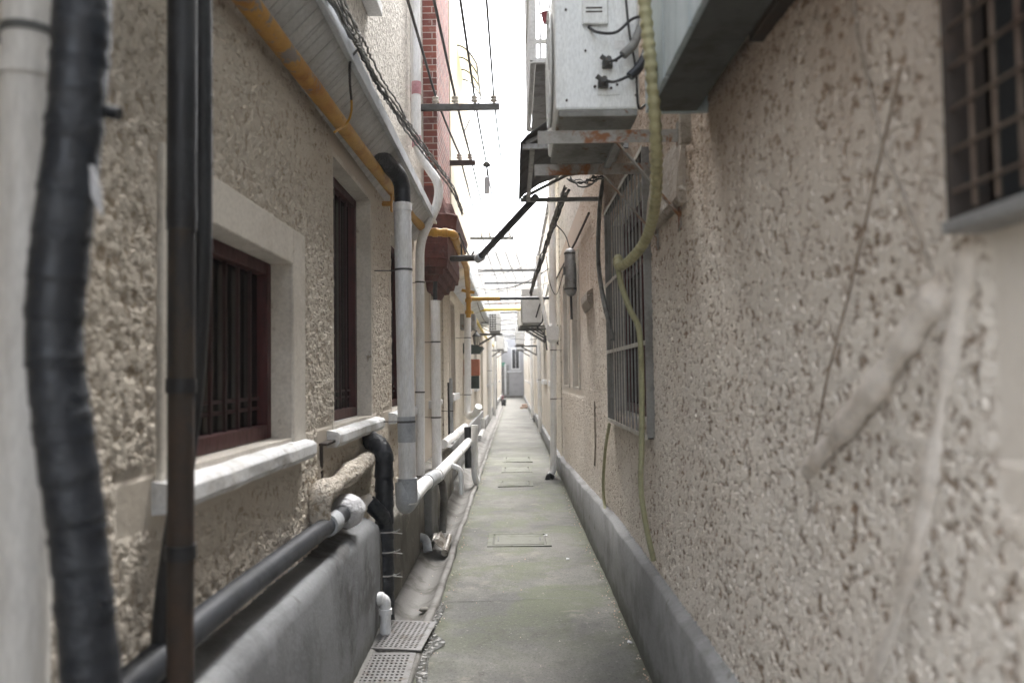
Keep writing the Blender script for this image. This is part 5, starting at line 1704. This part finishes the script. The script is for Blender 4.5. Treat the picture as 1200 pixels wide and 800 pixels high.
MB().box(-.92, 54.93, 2.15, -.62, 54.96, 2.42).build('plate', M['green'], t, bevel=.01)
tag(MB().box(-.78, 47.0, .0, -.64, 47.3, .28).box(-.80, 46.98, .28, -.62, 47.32, .32).build('crate', M['red'], None, bevel=.01), 'small dull red crate standing by the left wall near the end house', 'crate')
# small litter on the path
for (px, py, lab) in ((640, 690 - 62, 'pale leaf fragment lying on the path near the manhole cover'), (665, 655, 'white paper scrap on the path near the right plinth'), (738, 752, 'tiny white scrap on the path at the foot of the right plinth')):
    c = P(px, py, Z=0)
    mb = MB()
    q = [Vector((c.x + .018 * math.cos(a) * random.uniform(.5, 1.2), c.y + .03 * math.sin(a) * random.uniform(.5, 1.2), path_z(c.x, c.y) + .007 + random.uniform(0, .006))) for a in np.linspace(0, 6.28, 7)[:-1]]
    mb.add(q + [p - Vector((0, 0, .003)) for p in q], [(0, 1, 2, 3, 4, 5), (11, 10, 9, 8, 7, 6)] + [(i, (i + 1) % 6, (i + 1) % 6 + 6, i + 6) for i in range(6)])
    tag(mb.build('litter', M['cloth']), lab, 'litter')

# loose grit and leaf crumbs swept against the kerb and into the gutter
mb = MB()
for k in range(420):
    y = 3.4 + 12 * random.random() ** 1.6
    e = random.random()
    if e < .45:
        x = .645 - abs(random.gauss(0, .03)); z = path_z(x, y) + .003
    elif e < .7:
        x = -.50 + abs(random.gauss(0, .04)); z = path_z(x, y) + .003
    elif e < .85:
        x = random.uniform(-.48, .62); z = path_z(x, y) + .003
    else:
        x = random.uniform(-.68, -.62); z = -.026
    r_ = random.uniform(.002, .006)
    q = [Vector((x + r_ * math.cos(a) * random.uniform(.6, 1.3), y + r_ * math.sin(a) * random.uniform(.6, 1.5), z - .003)) for a in (0, 1.3, 2.5, 3.8, 5.1)]
    top = Vector((x, y, z + r_ * .7))
    mb.add(q + [top], [(i, (i + 1) % 5, 5) for i in range(5)])
g = mb.build('grit', M['rubble'])
g['kind'] = 'stuff'

# added haze volume imitating the far bloom (the sky lies outside it)
hm = bpy.data.materials.new('bloom_haze')
hm.use_nodes = True
hn = hm.node_tree
hn.nodes.remove(hn.nodes['Principled BSDF'])
pv = hn.nodes.new('ShaderNodeVolumePrincipled')
pv.inputs['Color'].default_value = (0.95, 0.96, 0.97, 1)
pv.inputs['Density'].default_value = 0.0016
L(hn, pv.outputs[0], hn.nodes['Material Output'].inputs['Volume'])
hz = MB().box(-270, -210, -1.2, 270, 330, 12.0).build('bloom_haze', hm)
hz['kind'] = 'stuff'

# ================================================================== LIGHT
W = bpy.data.worlds.new('World')
S.world = W
W.use_nodes = True
nt = W.node_tree
sky = nt.nodes.new('ShaderNodeTexSky')
sky.sky_type = 'NISHITA'
sky.sun_disc = False
ELEV, AZ = R(62), R(8)                 # sun ahead of the camera, high, behind thin cloud
sky.sun_elevation = ELEV
sky.sun_rotation = AZ
sky.air_density = 1.0
sky.dust_density = 4.0
sky.ozone_density = 1.0
hs = nt.nodes.new('ShaderNodeHueSaturation')   # overcast: the blue drains out of the sky
hs.inputs['Saturation'].default_value = 0.34
L(nt, sky.outputs[0], hs.inputs['Color'])
bg = nt.nodes['Background']
L(nt, hs.outputs[0], bg.inputs['Color'])
bg.inputs['Strength'].default_value = 0.15
sd = bpy.data.lights.new('sun', 'SUN')
sd.energy = 1.2
sd.angle = R(25)
sd.color = (1.0, 0.98, 0.95)
so = bpy.data.objects.new('sun', sd)
COL.objects.link(so)
dirv = Vector((math.sin(AZ) * math.cos(ELEV), math.cos(AZ) * math.cos(ELEV), math.sin(ELEV)))
so.rotation_euler = (-dirv).to_track_quat('-Z', 'Y').to_euler()
so.location = (0, 20, 30)

vs_ = S.view_settings
S.display_settings.display_device = 'sRGB'
vs_.view_transform = 'Standard'
vs_.look = 'None'
vs_.gamma = 1.0
vs_.use_curve_mapping = False
vs_.exposure = 3.0
S.cycles.use_denoising = True
S.cycles.max_bounces = 10
S.cycles.diffuse_bounces = 6
